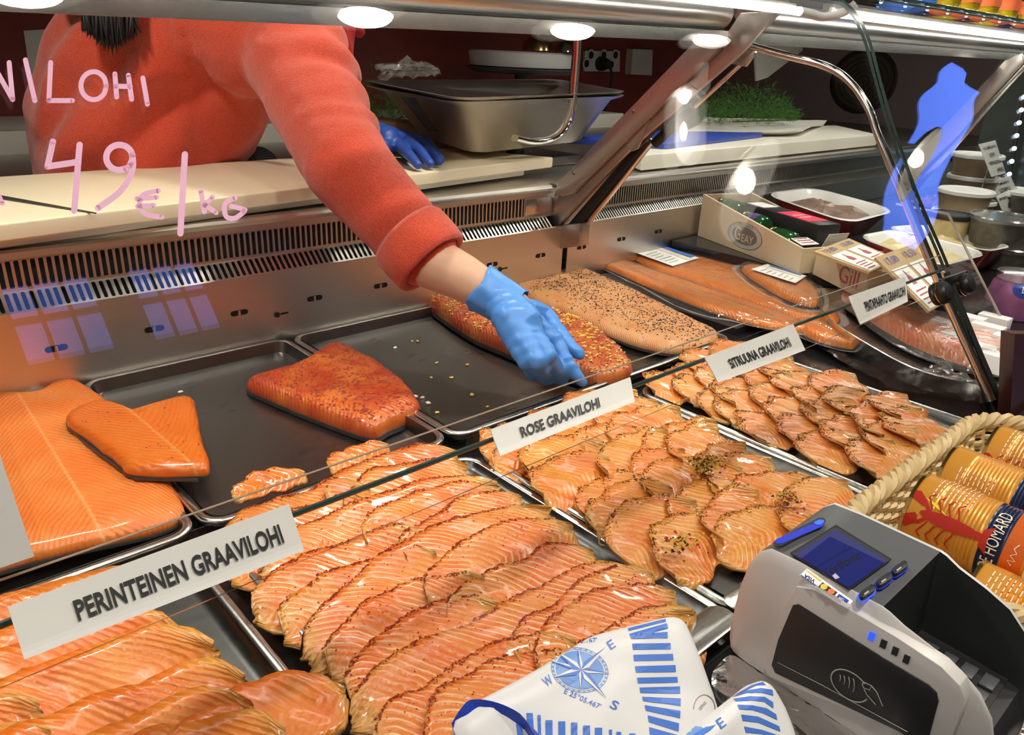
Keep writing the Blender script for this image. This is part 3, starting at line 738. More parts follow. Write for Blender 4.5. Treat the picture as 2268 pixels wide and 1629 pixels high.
# ------------------------------------------------------------------ fillets from outlines
def inset(pts, spine, s):
    out = []
    for p in pts:
        a, b = spine; ab = b - a; t = max(0, min(1, (p - a).dot(ab) / ab.dot(ab))); q = a + ab * t
        out.append(q + (p - q) * s)
    return out
def loaf(pix, z, h, name, mat, parent=None, seed=0, rough=.002, prof=None, sub=4, world=None, skin=True, tilt=None, **tags):
    base = [Vector(p) for p in world] if world else [az(x, y, z) for x, y in pix]
    base = smooth_closed(base, sub); rng = random.Random(seed)
    c = sum(base, Vector()) / len(base)
    sxx = sum((p.x - c.x) ** 2 for p in base); syy = sum((p.y - c.y) ** 2 for p in base); sxy = sum((p.x - c.x) * (p.y - c.y) for p in base)
    th = .5 * atan2(2 * sxy, sxx - syy); ux = Vector((cos(th), sin(th), 0)); uy = Vector((-sin(th), cos(th), 0))
    L = max((p - c).dot(ux) for p in base) - min((p - c).dot(ux) for p in base); Wd = max((p - c).dot(uy) for p in base) - min((p - c).dot(uy) for p in base)
    hl = max(0, (L - Wd) / 2 * .9); spine = (c - ux * hl, c + ux * hl + ux * 1e-5)
    base = [p + Vector((noise.noise(p * 60 + Vector((seed, 0, 0))), noise.noise(p * 60 + Vector((0, seed, 9))), 0)) * rough for p in base]
    prof = prof or [(1.0, .12), (1.0, .45), (.965, .72), (.90, .88), (.78, .97), (.6, 1.0), (.4, 1.0), (.2, .99), (.04, .98)]
    m = MB(); rings = [inset(base, spine, .97)]
    for s, k in prof:
        rg = inset(base, spine, s)
        rings.append([Vector((p.x, p.y, z + h * k + (noise.noise(p * 18 + Vector((seed, 3, 0))) * .12 * h + noise.noise(p * 70) * .03 * h if s < .97 else 0))) for p in rg])
    m.loft(rings)
    m.uv = [((p - c).dot(ux), (p - c).dot(uy)) for p in m.v]
    o = m.build(name, mat, parent, smooth=70, **tags)
    if skin and parent is None:
        k = MB(); k.loft([[c + (p - c) * f + Vector((0, 0, dz)) for p in base] for f, dz in ((1.006, 0), (1.012, h * .10), (1.008, h * .2))]); k.build('skin', M['fish_skin'], o, smooth=60)
    return o
def chips(o, n, size, name, mat, seed, density=None, flatk=.4, dens=None, zmin=.5):
    """spice flakes lying on the top of o"""
    rng = random.Random(seed); b = bvh_of(o); org = Vector(o['_o']); vs = [v.co + org for v in o.data.vertices]
    x0, x1 = min(v.x for v in vs), max(v.x for v in vs); y0, y1 = min(v.y for v in vs), max(v.y for v in vs); zt = max(v.z for v in vs); zb = min(v.z for v in vs)
    m = MB(); k = 0; tries = 0
    while k < n and tries < n * 12:
        tries += 1
        x, y = rng.uniform(x0, x1), rng.uniform(y0, y1)
        if dens and rng.random() > dens(x, y): continue
        h = b.ray_cast(Vector((x, y, zt + .05)), Vector((0, 0, -1)))
        if h[0] is None or h[1].z < zmin: continue
        s = size * rng.uniform(.5, 1.4); p = h[0] + Vector((0, 0, s * .1)); a = rng.uniform(0, 6.28)
        e = [Vector((cos(a + q) * s * rng.uniform(.5, 1.2), sin(a + q) * s * rng.uniform(.4, 1), rng.uniform(-.1, .25) * s)) for q in (0, 2.1, 4.2)]
        m.add([p + e[0], p + e[1], p + e[2], p + Vector((0, 0, s * flatk))], [(0, 1, 3), (1, 2, 3), (2, 0, 3), (0, 2, 1)]); k += 1
    root = o if o.parent is None else o.parent
    return m.build(name, mat, o, smooth=0, kind='stuff')
def fish(name, pix, z, h, mat, label, cat='fish fillet', seed=0, **k):
    return loaf(pix, z, h, name, M[mat], seed=seed, label=label, cat=cat, **k)
big = fish('salmon_fillet', [(-260, 960), (-120, 895), (0, 890), (90, 884), (140, 858), (185, 866), (240, 905), (262, 965), (330, 1040), (372, 1066), (396, 1115), (408, 1160), (330, 1195), (150, 1235), (0, 1275), (-200, 1330), (-330, 1200)], -.012, .026, 'fillet', 'large plain orange salmon fillet with a pale centre line, lying under the smaller piece', seed=1)
trout = fish('salmon_piece', [(148, 942), (212, 908), (262, 916), (310, 936), (372, 922), (424, 895), (438, 925), (448, 985), (466, 1050), (432, 1062), (296, 1060), (262, 1036), (196, 984)], .018, .022, 'trout', 'small deep orange salmon tail piece with dark skin, lying on the large plain fillet', seed=2)
m = MB(); pts = [az(x, y, .0165) for x, y in ((146, 944), (190, 988), (262, 1042), (300, 1066), (440, 1068), (420, 1050), (300, 1040), (200, 950))]
m.prism(pts, (0, 0, .004)); m.build('skin_edge', M['fish_skin'], trout)
chips(trout, 40, .0018, 'pepper_flecks', M['pepper'], 5)
sp = fish('spiced_salmon_piece', [(549, 871), (600, 858), (660, 838), (710, 808), (742, 783), (780, 795), (850, 838), (905, 885), (928, 918), (926, 936), (870, 962), (826, 981), (770, 966), (690, 936), (640, 915), (590, 893)], -.022, .040, 'spiced', 'wedge of salmon covered in red spice lying alone on its steel tray', seed=3)
chips(sp, 1300, .0032, 'red_spice', M['chili'], 6, dens=lambda x, y: .5 + .5 * noise.noise(Vector((x * 30, y * 30, 2))))
rose = fish('crusted_salmon_fillet', [(934, 652), (962, 640), (1030, 652), (1110, 682), (1200, 706), (1290, 738), (1350, 782), (1392, 826), (1392, 850), (1330, 868), (1270, 850), (1200, 826), (1110, 788), (1040, 756), (975, 712), (940, 682)], -.018, .046, 'rose_fillet', 'long salmon fillet crusted with red and yellow spice held down by the gloved hand', seed=4)
cl = lambda x, y: max(0, .55 + .9 * noise.noise(Vector((x * 22, y * 22, 5))))
chips(rose, 1700, .0036, 'red_spice', M['chili'], 7)
chips(rose, 1200, .0050, 'yellow_zest', M['yellow'], 8, dens=cl)
chips(rose, 500, .0028, 'pepper_flecks', M['pepper'], 9)
pep = fish('peppered_salmon_fillet', [(1125, 652), (1180, 622), (1250, 608), (1300, 612), (1380, 646), (1470, 692), (1540, 728), (1585, 752), (1580, 772), (1510, 790), (1440, 782), (1350, 752), (1250, 704), (1180, 676)], -.020, .030, 'pepper_fillet', 'pale salmon fillet crusted with black pepper beside the red and yellow crusted fillet', seed=5)
chips(pep, 2300, .0032, 'black_pepper', M['pepper'], 10, dens=lambda x, y: max(.12, min(1, .35 + .9 * noise.noise(Vector((x * 14, y * 14, 8))) + (.55 if x > 1.375 + (y - .95) * .12 else -.1))))
# crumbs left on the tray
for i, (px, py, s, mt) in enumerate(((598, 838, .007, 'yellow'), (905, 868, .004, 'yellow'), (920, 880, .005, 'can_white'), (908, 905, .004, 'yellow'), (935, 882, .005, 'can_white'), (948, 895, .006, 'can_white'), (968, 915, .004, 'yellow'), (550, 786, .006, 'can_white'), (588, 784, .004, 'can_white'), (1035, 810, .005, 'yellow'), (1000, 838, .005, 'yellow'), (955, 838, .004, 'yellow'), (1045, 876, .005, 'yellow'), (1080, 902, .004, 'yellow'), (912, 757, .004, 'yellow'), (925, 757, .004, 'yellow'), (967, 805, .004, 'yellow'), (875, 772, .005, 'can_white'), (400, 870, .005, 'can_white'))):
    c = az(px, py, -.023); rng = random.Random(i); m = MB()
    m.sphere(c + Vector((0, 0, s * .35)), s, 7, 5, (1, rng.uniform(.5, 1), .45))
    m.v = [p + Vector((noise.noise(p * 300), noise.noise(p * 310 + Vector((5, 0, 0))), 0)) * s * .5 for p in m.v]
    m.build('crumb', M[mt], label='small pale crumb of seasoning scattered on the empty steel trays', cat='crumb', group='crumbs on the steel trays')

# ------------------------------------------------------------------ slices: each one its own object
def slice_mb(cx, cy, ang, L, Wd, z0, lift, seed, bend=.02, taper=3.0, th=.0035, nu=26, nv=10, rag=1.0, curl=0.0):
    rng = random.Random(seed); ca, sa = cos(ang), sin(ang); sd = Vector((seed * 3.1, seed * 1.7, 0))
    ph = rng.uniform(0, 6); k1 = rng.uniform(.6, 1.2)
    def P(u, v, dz):
        uu = u - .5; vv = v - .5
        e = max(0.0, 1 - abs(2 * uu) ** taper) ** .5
        w = Wd * (.10 + .90 * e) * (1 + .16 * noise.noise(Vector((uu * 5, vv, seed))))
        x = uu * L * (1 + .05 * noise.noise(Vector((vv * 4, 7, seed)))); y = vv * w + bend * (1 - (2 * uu) ** 2) * .8 + .010 * noise.noise(Vector((uu * 4, 3, seed)))
        edge = max(0, abs(vv) * 2 - .8) * 5 + max(0, abs(uu) * 2 - .88) * 6
        x += rag * .0045 * edge * noise.noise(Vector((uu * 30, vv * 30, seed))); y += rag * .0045 * edge * noise.noise(Vector((uu * 30, vv * 30, seed + 20)))
        z = z0 + lift * (v ** 1.6) + .0022 * sin(uu * 9 * k1 + ph + vv * 3) + .0016 * sin(uu * 21 + vv * 8 + ph) + .003 * noise.noise(Vector((uu * 6, vv * 4, seed + 5)))
        z += curl * max(0, abs(uu) * 2 - .7) * .03
        if v > .93 or v < .07: z -= .0015
        return Vector((cx + x * ca - y * sa, cy + x * sa + y * ca, max(z, -.012) + dz))
    m = MB(); m.grid(lambda u, v: P(u, v, th), nu, nv); m.grid(lambda u, v: P(u, v, 0), nu, nv)
    n = (nu + 1) * (nv + 1); bd = [i for i in range(nu + 1)] + [(j + 1) * (nu + 1) - 1 for j in range(1, nv + 1)] + [nv * (nu + 1) + i for i in range(nu - 1, -1, -1)] + [j * (nu + 1) for j in range(nv - 1, 0, -1)]
    m.f += [(bd[i], bd[(i + 1) % len(bd)], bd[(i + 1) % len(bd)] + n, bd[i] + n) for i in range(len(bd))]; m.m += [0] * len(bd)
    uv = [((i / nu - .5) * L + seed * .37, (j / nv - .5) * Wd) for j in range(nv + 1) for i in range(nu + 1)]
    m.uv = uv + uv
    ed = [min(1.0, max(0.0, (abs(2 * i / nu - 1) - .45) / .55) ** 1.2 + .6 * max(0, abs(2 * j / nv - 1) - .75) * 4 * .5) for j in range(nv + 1) for i in range(nu + 1)]; m.edge = ed + ed
    return m, P
def slice_obj(mat, label, group, spice=None, **k):
    m, P = slice_mb(**k); o = m.build('salmon_slice', M[mat], smooth=180, label=label, cat='salmon slice', group=group)
    rng = random.Random(k['seed'] + 1000)
    for (mt, nm, n, size, v0, spread) in spice or ():
        c = MB()
        for _ in range(n):
            u = rng.uniform(.04, .96); v = v0 - abs(rng.gauss(0, spread))
            if noise.noise(Vector((u * 7, k['seed'], 2))) < -.22 and rng.random() < .8: continue
            if v < 0: continue
            p = P(u, min(v, .995), .0036); s = size * rng.uniform(.5, 1.5); a = rng.uniform(0, 6.28)
            e = [Vector((cos(a + q) * s * rng.uniform(.4, 1.2), sin(a + q) * s * rng.uniform(.4, 1.), rng.uniform(-.2, .3) * s)) for q in (0, 2.1, 4.2)]
            c.add([p + e[0], p + e[1], p + e[2], p + Vector((0, 0, s * .7))], [(0, 1, 3), (1, 2, 3), (2, 0, 3), (0, 2, 1)])
        if c.v: c.build(nm, M[mt], o, smooth=0, kind='stuff')
    return o
ZT = -.012
# red-spiced slices: long ribbons across the tray, front ones over the ones behind
sd = 10; rows = 12
for r in range(rows):
    y = .818 - r * .043; rng = random.Random(r)
    two = r % 3 != 2
    for cxx, L in (((.385, .22), (.545, .22)) if two else ((.468, .37),)):
        sd += 1
        slice_obj('slice_trad', 'long salmon slice with a red-spiced edge on the tray behind the paper bags', 'red-spiced salmon slices',
                  [('chili', 'red_spice', 330 if two else 520, .0017, 1.0, .022), ('chili', 'loose_spice', 60, .0014, .95, .3)],
                  cx=cxx + rng.uniform(-.012, .012), cy=y + rng.uniform(-.006, .006) + (.012 if cxx > .5 else -.004), ang=rng.uniform(-.10, .16), L=L + rng.uniform(-.02, .03), Wd=.102 + rng.uniform(-.012, .02), z0=ZT + .002 + .001 * (sd % 3), lift=.021, seed=sd, bend=rng.uniform(-.01, .03))
for i, (px, py, a) in enumerate(((600, 1085, .3), (800, 1025, .25))):
    c = az(px, py, .004); slice_obj('slice_trad', 'salmon slice hanging over the back rim of the red-spiced slice tray', 'red-spiced salmon slices', [('chili', 'red_spice', 60, .0017, 1.0, .05)], cx=c.x, cy=c.y, ang=.1 * i, L=.11, Wd=.05, z0=.004, lift=.008, seed=70 + i)
# plain slices on the left tray
for r in range(9):
    rng = random.Random(100 + r); y = .80 - r * .05
    for cxx, L in ((-.06, .25), (.100, .25)):
        sd += 1
        slice_obj('slice_plain', 'plain orange salmon slice on the tray behind the PERINTEINEN card', 'plain salmon slices', None,
                  cx=cxx - .022 + rng.uniform(-.012, .012) - (.02 if r < 3 else 0), cy=y + rng.uniform(-.01, .01), ang=rng.uniform(-.15, .25), L=L, Wd=.115 + rng.uniform(-.01, .015), z0=ZT + .002, lift=.034, seed=sd, bend=rng.uniform(-.01, .03), th=.005, rag=.8, curl=rng.uniform(0, .3))
c = az(640, 1605, .01); slice_obj('slice_plain', 'plain salmon slice folded out towards the tray edge', 'plain salmon slices', None, cx=c.x - .03, cy=c.y, ang=-.12, L=.17, Wd=.085, z0=.006, lift=.014, seed=990, th=.006)
# crumbed slices under the ROSE card
for r in range(9):
    rng = random.Random(200 + r); y = .80 - r * .052
    for cxx in (.785, .895, .995):
        if r > 7 and cxx < .8: continue
        sd += 1
        slice_obj('slice_rose', 'salmon slice with pepper and red crumbs on its edge under the ROSE card', 'crumbed salmon slices',
                  [('pepper', 'black_pepper', 130, .0015, 1.0, .035), ('chili', 'red_spice', 110, .0016, 1.0, .05), ('yellow', 'yellow_zest', 26, .0021, 1.0, .07)],
                  cx=cxx + rng.uniform(-.02, .015) - (r * .003), cy=y + rng.uniform(-.015, .015), ang=rng.uniform(-.35, .35), L=.165 + rng.uniform(-.02, .03), Wd=.10 + rng.uniform(-.01, .02), z0=ZT + .002 + .0018 * (sd % 4), lift=.021, seed=sd, bend=rng.uniform(.0, .03), taper=2.4)
def heap(px, py, z, n, rad, label):
    rng = random.Random(px); c = az(px, py, z); t = MB()
    for mt, nm, cnt in (('yellow', 'yellow_crumbs', n), ('chili', 'red_crumbs', n // 2), ('pepper', 'pepper_crumbs', n // 3)):
        m = t if mt == 'yellow' else MB()
        for _ in range(cnt):
            a = rng.uniform(0, 6.28); q = rad * abs(rng.gauss(0, .55)); s = rng.uniform(.0015, .0038)
            p = c + Vector((cos(a) * q, sin(a) * q * .8, max(0, .006 * (1 - q / rad)) * rng.random()))
            e = [Vector((cos(w) * s, sin(w) * s, rng.uniform(-.3, .3) * s)) for w in (a, a + 2.1, a + 4.2)]
            m.add([p + e[0], p + e[1], p + e[2], p + Vector((0, 0, s))], [(0, 1, 3), (1, 2, 3), (2, 0, 3), (0, 2, 1)])
        if mt == 'yellow': o = m.build('crumb_heap', M[mt], smooth=0, label=label, cat='crumbs', kind='stuff')
        else: m.build(nm, M[mt], o, smooth=0, kind='stuff')
heap(1560, 1030, .028, 260, .035, 'loose heap of yellow and red crumbs on the ROSE slices')
heap(1745, 1105, .026, 120, .024, 'smaller heap of yellow crumbs near the card terminal')
heap(1510, 1205, .026, 70, .03, 'thin scatter of yellow crumbs on the ROSE slices')
# round peppered slices under the SITRUUNA card
for r in range(8):
    rng = random.Random(300 + r); y = .79 - r * .056
    for q in range(4):
        cxx = 1.180 + q * .080 + (.038 if r % 2 else 0)
        if cxx > 1.44: continue
        sd += 1
        slice_obj('slice_lemon', 'rounded salmon slice with a black-peppered edge under the SITRUUNA card', 'peppered salmon slices',
                  [('pepper', 'black_pepper', 300, .0015, 1.0, .06)],
                  cx=cxx + rng.uniform(-.012, .012), cy=y + rng.uniform(-.012, .012), ang=rng.uniform(-.1, .35), L=.128 + rng.uniform(-.01, .02), Wd=.115 + rng.uniform(-.01, .015), z0=ZT + .002 + .0030 * q, lift=.017, seed=sd, bend=rng.uniform(.01, .03), taper=2.0, nu=20, nv=9)

# ------------------------------------------------------------------ name cards hanging from the glass edge
def pxgeo(g, axis, val, mb=None, lift=Vector((0, 0, 0))):
    """2D geometry given in photograph pixels, put on the plane axis = val"""
    mb = mb or MB(); mb.add([at(x, y, axis, val) + lift for x, y in g[0]], g[1]); return mb
def quadmap(g, q):
    """unit-square geometry (0..1, 0..1) -> bilinear quad q = (TL, TR, BR, BL)"""
    out = []
    for x, y in g[0]:
        t = Vector(q[0]).lerp(Vector(q[1]), x); b = Vector(q[3]).lerp(Vector(q[2]), x); out.append(b.lerp(t, y))
    return out, g[1]
def card(text, tl, tr, br, bl, label, Y=.490, tb=(.2, .85, .28, .66), bold=.026):
    q = [ay(*p, yy) for p, yy in zip((tl, tr, br, bl), (Y, Y, Y - .024, Y - .024))]
    t = thing('name_card', (sum((p.x for p in q)) / 4, Y, q[3].z), label, 'card')
    c = sum(q, Vector()) / 4
    one('prism', q, (0, .0012, -.0006)).build('paper_card', M['white_paper'], t)
    s = [c + (p - c) * 1.0 + Vector(((-1 if i in (0, 3) else 1) * .007, -.0030, .009 if i < 2 else -.007)) for i, p in enumerate(q)]
    one('prism', s, (0, .0008, 0)).build('clear_sleeve', M['plexi'], t)
    if text:
        g = fit_text(text, 1, 1, bold); x0, x1, y0, y1 = tb
        g = ([((x + .5) * (x1 - x0) + x0, (y + .5) * (y1 - y0) + y0) for x, y in g[0]], g[1])
        v, f = quadmap(g, q); m = MB(); m.add([p + Vector((0, -.0017, .0008)) for p in v], f); m.build('lettering', M['ink'], t)
    return t
card('PERINTEINEN GRAAVILOHI', (17, 1345), (640, 1117), (674, 1220), (54, 1462), 'white name card reading PERINTEINEN GRAAVILOHI', tb=(.175, .93, .30, .70))
card('ROSE GRAAVILOHI', (1087, 952), (1396, 836), (1406, 890), (1108, 1011), 'white name card reading ROSE GRAAVILOHI', tb=(.155, .72, .32, .72))
card('SITRUUNA GRAAVILOHI', (1561, 792), (1757, 718), (1784, 776), (1591, 848), 'white name card reading SITRUUNA GRAAVILOHI', tb=(.17, .86, .30, .66))
card('PINTAPAAHTO GRAAVILOHI', (1880, 657), (2005, 613), (2011, 668), (1906, 719), 'white name card reading PINTAPAAHTO GRAAVILOHI', tb=(.17, .95, .30, .66))
card('', (-160, 1040), (-8, 985), (76, 1233), (-90, 1290), 'blank edge of a white card standing over the large plain fillet', Y=.52)

# ------------------------------------------------------------------ payment terminal
TX0, TX1 = .584, .716
term = thing('payment_terminal', (.65, .18, LZ), 'grey and black card payment terminal with a lit blue screen', 'card terminal')
secs = []   # y, x0, x1, ztop, zfloor
for y, dx, zt in ((.293, .012, .095), (.292, .007, .128), (.286, .003, .155), (.278, .001, .174), (.268, 0, .183), (.240, 0, .1845), (.195, 0, .184), (.164, 0, .1835), (.158, 0, .182), (.145, .001, .176), (.12, .002, .169), (.098, .004, .161), (.082, .007, .148), (.070, .012, .128), (.062, .018, .098), (.058, .024, .072)):
    secs.append((y, TX0 + dx, TX1 - dx, zt))
def section(y, x0, x1, zt):
    well = y < .1635; zf = min(.098, zt - .012) if well else zt - .001
    return [Vector(p) for p in ((x0 + .004, y, LZ + .004), (x0 - .004, y, (LZ + zt) / 2 - .01), (x0 - .001, y, zt - .012), (x0 + .001, y, zt - .003), (x0 + .0030, y, zt), (x0 + .0055, y, zt - .0008),
                                (x0 + (.012 if well else .008), y, zf), (x1 - (.012 if well else .008), y, zf),
                                (x1 - .0055, y, zt - .0008), (x1 - .0030, y, zt), (x1 - .001, y, zt - .003), (x1 + .001, y, zt - .012), (x1 + .002, y, (LZ + zt) / 2), (x1 - .004, y, LZ + .004))]
R = [section(*s) for s in secs]
m = MB(); m.loft([r[:6] for r in R], closed=False, cap0=False, cap1=False); m.loft([r[8:] for r in R], closed=False, cap0=False, cap1=False)
m.add(R[0], [tuple(range(14))]); m.add(R[-1], [tuple(range(14))]); m.loft([[r[0], r[13]] for r in R], closed=False, cap0=False, cap1=False)
m.build('shell', M['white_shell'], term, smooth=50)
m = MB(); m.loft([r[5:9] for r in R[:8]], closed=False, cap0=False, cap1=False); m.build('top_panel', M['grey_shell'], term, smooth=50)
m = MB(); m.loft([r[5:9] for r in R[7:]], closed=False, cap0=False, cap1=False); m.build('keypad_well', M['dark_shell'], term, smooth=30)
one('box', (TX0 + .006, .07, LZ - .0), (TX1 - .006, .285, LZ + .012)).build('base', M['dark_shell'], term, bevel=.003)
keys = one('box', (TX0 + .02, .080, .0985), (TX1 - .02, .155, .1005)).build('keypad', M['cover'], term)
for r in range(4):
    for k in range(3): one('box', (TX0 + .03 + k * .026, .084 + r * .017, .1005), (TX0 + .050 + k * .026, .096 + r * .017, .1035)).build('key', M['grey_shell'], keys, bevel=.001)
ZS = .1850
A4 = lambda pix, z=ZS: [az(x, y, z) for x, y in pix]
one('prism', A4([(1750, 1227), (1851, 1165), (1974, 1241), (1880, 1309)]), (0, 0, .0012)).build('screen_frame', M['black'], term)
scr = one('prism', A4([(1760, 1229), (1850, 1174), (1964, 1244), (1880, 1303)], ZS + .0012), (0, 0, .0004)).build('screen', M['screen'], term)
one('prism', A4([(1754, 1227), (1851, 1168), (1971, 1241), (1880, 1307)], ZS + .0022), (0, 0, .0005)).build('screen_glass', M['screen_glass'], term)
def pix_text(s, c, d, h, z, name, mat, parent, bold=.0, width=None, axis=2, flip=False):
    """text centred on pixel c, baseline towards pixel offset d, letter height h pixels"""
    g = fit_text(s, width, h, bold); l = sqrt(d[0] ** 2 + d[1] ** 2); ux = (d[0] / l, d[1] / l); uy = (ux[1], -ux[0])
    pts = [(c[0] + x * ux[0] + y * uy[0], c[1] + x * ux[1] + y * uy[1]) for x, y in g[0]]
    return pxgeo((pts, g[1]), axis, z).build(name, mat, parent)
pix_text('Verifone', (1862, 1251), (95, -53), 19, ZS + .0018, 'screen_text', M['ink'], term, .01, 96)
pix_text('payment solutions', (1848, 1234), (95, -53), 9, ZS + .0018, 'screen_text', M['ink'], term, 0, 92)
pxgeo(poly2([(1843, 1276), (1850, 1270), (1860, 1280), (1850, 1284)]), 2, ZS + .0018).build('screen_icon', M['white_paper'], term)
sl = [(1717, 1212), (1712, 1205), (1718, 1198), (1812, 1150), (1824, 1150), (1829, 1156), (1824, 1163), (1730, 1212)]
one('prism', A4(sl, ZS + .0002), (0, 0, .0012)).build('card_slot_rim', M['dark_shell'], term)
cx = sum(p[0] for p in sl) / 8; cy = sum(p[1] for p in sl) / 8
one('prism', A4([(cx + (x - cx) * .95, cy + (y - cy) * .78) for x, y in sl], ZS + .0015), (0, 0, .0003)).build('card_slot', M['blue_led_dim'], term)
one('prism', A4([(1802, 1158), (1814, 1152), (1824, 1153), (1826, 1157), (1818, 1163), (1808, 1163)], ZS + .0019), (0, 0, .0003)).build('slot_light', M['blue_led'], term)
for k, (bx, by) in enumerate(((1919, 1317), (1957, 1290), (1991, 1264))):
    d = Vector((38, -27, 0)).normalized(); n = Vector((-d.y, d.x, 0))
    def oval(a, b, cx=bx, cy=by): return [(cx + (d.x * u + n.x * v), cy + (d.y * u + n.y * v)) for u, v in [(sx * a + b * cos(t), b * sin(t)) for sx, t0 in ((1, -pi / 2), (-1, pi / 2)) for t in [t0 + pi * q / 5 for q in range(6)]]]
    one('prism', A4(oval(11, 11.5)), (0, 0, .0008)).build('button_glow', M['blue_led_dim'] if k else M['blue_led'], term)
    b = one('prism', A4(oval(11, 8.5), ZS + .0008), (0, 0, .004)).build('button', M['black'], term, bevel=.001)
    one('prism', A4([(bx + d.x * u + n.x * v, by - 3 + d.y * u + n.y * v) for u, v in ((-6, -1.6), (6, -1.6), (6, 1.6), (-6, 1.6))], ZS + .005), (0, 0, .0003)).build('button_mark', M['grey_print'], b)
stq = [(1771, 1276), (1787, 1261), (1889, 1333), (1883, 1341)]
st = one('prism', A4(stq, ZS), (0, 0, .0006)).build('payment_sticker', M['white_paper'], term)
zq = ZS + .0009
pix_text('VISA', (1793, 1282), (-24, -15.5), 8, zq, 'visa_lettering', M['can_navy'], st, .02, 28)
pxgeo(poly2([(1786, 1265), (1788, 1263), (1820, 1286), (1818, 1289)]), 2, zq).build('sticker_band', M['yellow'], st)
pxgeo(poly2([(1773, 1275), (1774, 1273), (1806, 1297), (1805, 1299)]), 2, zq).build('sticker_band', M['label_blue'], st)
pxgeo(poly2([(1812, 1300), (1822, 1290), (1855, 1313), (1848, 1320)]), 2, zq).build('sticker_panel', M['ink'], st)
pxgeo(poly2([(1825 + x, 1300 + y) for x, y in circ2(0, 0, 8, 16, 6.5)]), 2, zq + .0003).build('sticker_disc', M['yellow'], st)
pxgeo(poly2([(1841 + x, 1311 + y) for x, y in circ2(0, 0, 8, 16, 6.5)]), 2, zq + .0004).build('sticker_disc', M['orange_label'], st)
pxgeo(poly2([(1853, 1322), (1859, 1316), (1881, 1331), (1875, 1337)]), 2, zq).build('sticker_panel', M['label_blue'], st)
pix_text('UPI', (1864, 1327), (-22, -15), 6, zq + .0003, 'sticker_lettering', M['white_paper'], st, 0, 12)
# reader cover on the customer's left side
XC = TX0 - .0085
fr = one('prism', [ax(x, y, XC) for x, y in ((1764, 1300), (1800, 1306), (1880, 1350), (1985, 1412), (2085, 1478), (2126, 1520), (2136, 1550), (2122, 1600), (2098, 1660), (2010, 1628), (1702, 1500), (1692, 1482), (1734, 1345))], (.016, 0, 0)).build('cover_frame', M['white_shell'], term, bevel=.004, bseg=3)
XF = XC - .0012
cov = one('prism', [ax(x, y, XF) for x, y in ((1755, 1342), (1768, 1340), (1960, 1462), (2056, 1518), (2074, 1536), (2078, 1556), (2050, 1660), (1990, 1622), (1716, 1492), (1708, 1474), (1722, 1420))], (.004, 0, 0)).build('reader_cover', M['cover'], term, bevel=.0008)
def xstroke(lines, X, r, name, mat, parent, closed=False):
    m = MB()
    for ln in lines:
        pts = [ax(x, y, X) for x, y in ln]; m.tube(pts, r, 6, flat=.4)
    return m.build(name, mat, parent)
XI = XF - .0004; ell = []
for k in range(37):
    a = radians(-40 + 300 * k / 36 + 40); u, v = 48 * cos(a), 27 * sin(a); th = radians(38); ell.append((1882 + u * cos(th) - v * sin(th), 1520 + u * sin(th) + v * cos(th)))
xstroke([ell], XI, .0006, 'tap_symbol_ring', M['grey_print'], term)
for k, (s, r) in enumerate(((0, 9), (8, 13), (17, 17), (26, 21))):
    arc = []
    for q in range(8):
        a = radians(-50 + 100 * q / 7); arc.append((1858 + s + r * .45 * cos(a) * .9, 1502 + s * .62 + r * sin(a) * .9))
    xstroke([arc], XI, .0009, 'tap_symbol_wave', M['grey_print'], term)
xstroke([[(1910, 1515), (1914, 1512), (1930, 1520), (1926, 1530), (1912, 1524), (1910, 1515)], [(1930, 1520), (1942, 1534), (1955, 1565)], [(1914, 1528), (1920, 1540), (1940, 1562)]], XI, .0006, 'tap_symbol_hand', M['grey_print'], term)
xstroke([[(1722, 1468), (1820, 1518), (2010, 1622)]], XI, .0004, 'cover_line', M['grey_print'], term)
for k, (px, py) in enumerate(((1930, 1411), (1956, 1428), (1982, 1444), (2007, 1462))):
    one('prism', [ax(px + dx, py + dy, XF) for dx, dy in ((-4, -11), (9, -5), (4, 11), (-9, 5))], (.004, 0, 0)).build('status_light', M['blue_led'] if k == 0 else M['dark_shell'], term)
# foil-wrapped pads under the terminal
def crumpled(pts, h, amp, seed, name, label):
    base = smooth_closed([Vector(p) for p in pts], 6); c = sum(base, Vector()) / len(base); rings = []
    for s, k in ((1, 0), (1, .8), (.93, 1), (.7, 1), (.4, 1), (.1, 1)):
        rings.append([Vector((c.x + (p.x - c.x) * s, c.y + (p.y - c.y) * s, p.z + h * k + (amp * noise.noise((c + (p - c) * s) * 90 + Vector((seed, 0, 0))) if k else 0))) for p in base])
    m = MB(); m.loft(rings); return m.build(name, M['foil'], smooth=25, label=label, cat='foil')
crumpled([az(x, y, LZ) for x, y in ((1575, 1505), (1615, 1462), (1700, 1490), (1800, 1560), (1930, 1640), (1900, 1760), (1700, 1680), (1600, 1560))], .004, .004, 1, 'foil_pad', 'crumpled foil-wrapped pad under the card terminal')
crumpled([az(x, y, LZ) for x, y in ((2120, 1600), (2200, 1560), (2268, 1560), (2330, 1640), (2300, 1720), (2150, 1720))], .006, .006, 2, 'foil_pad', 'crumpled foil lying between the terminal and the wicker basket')

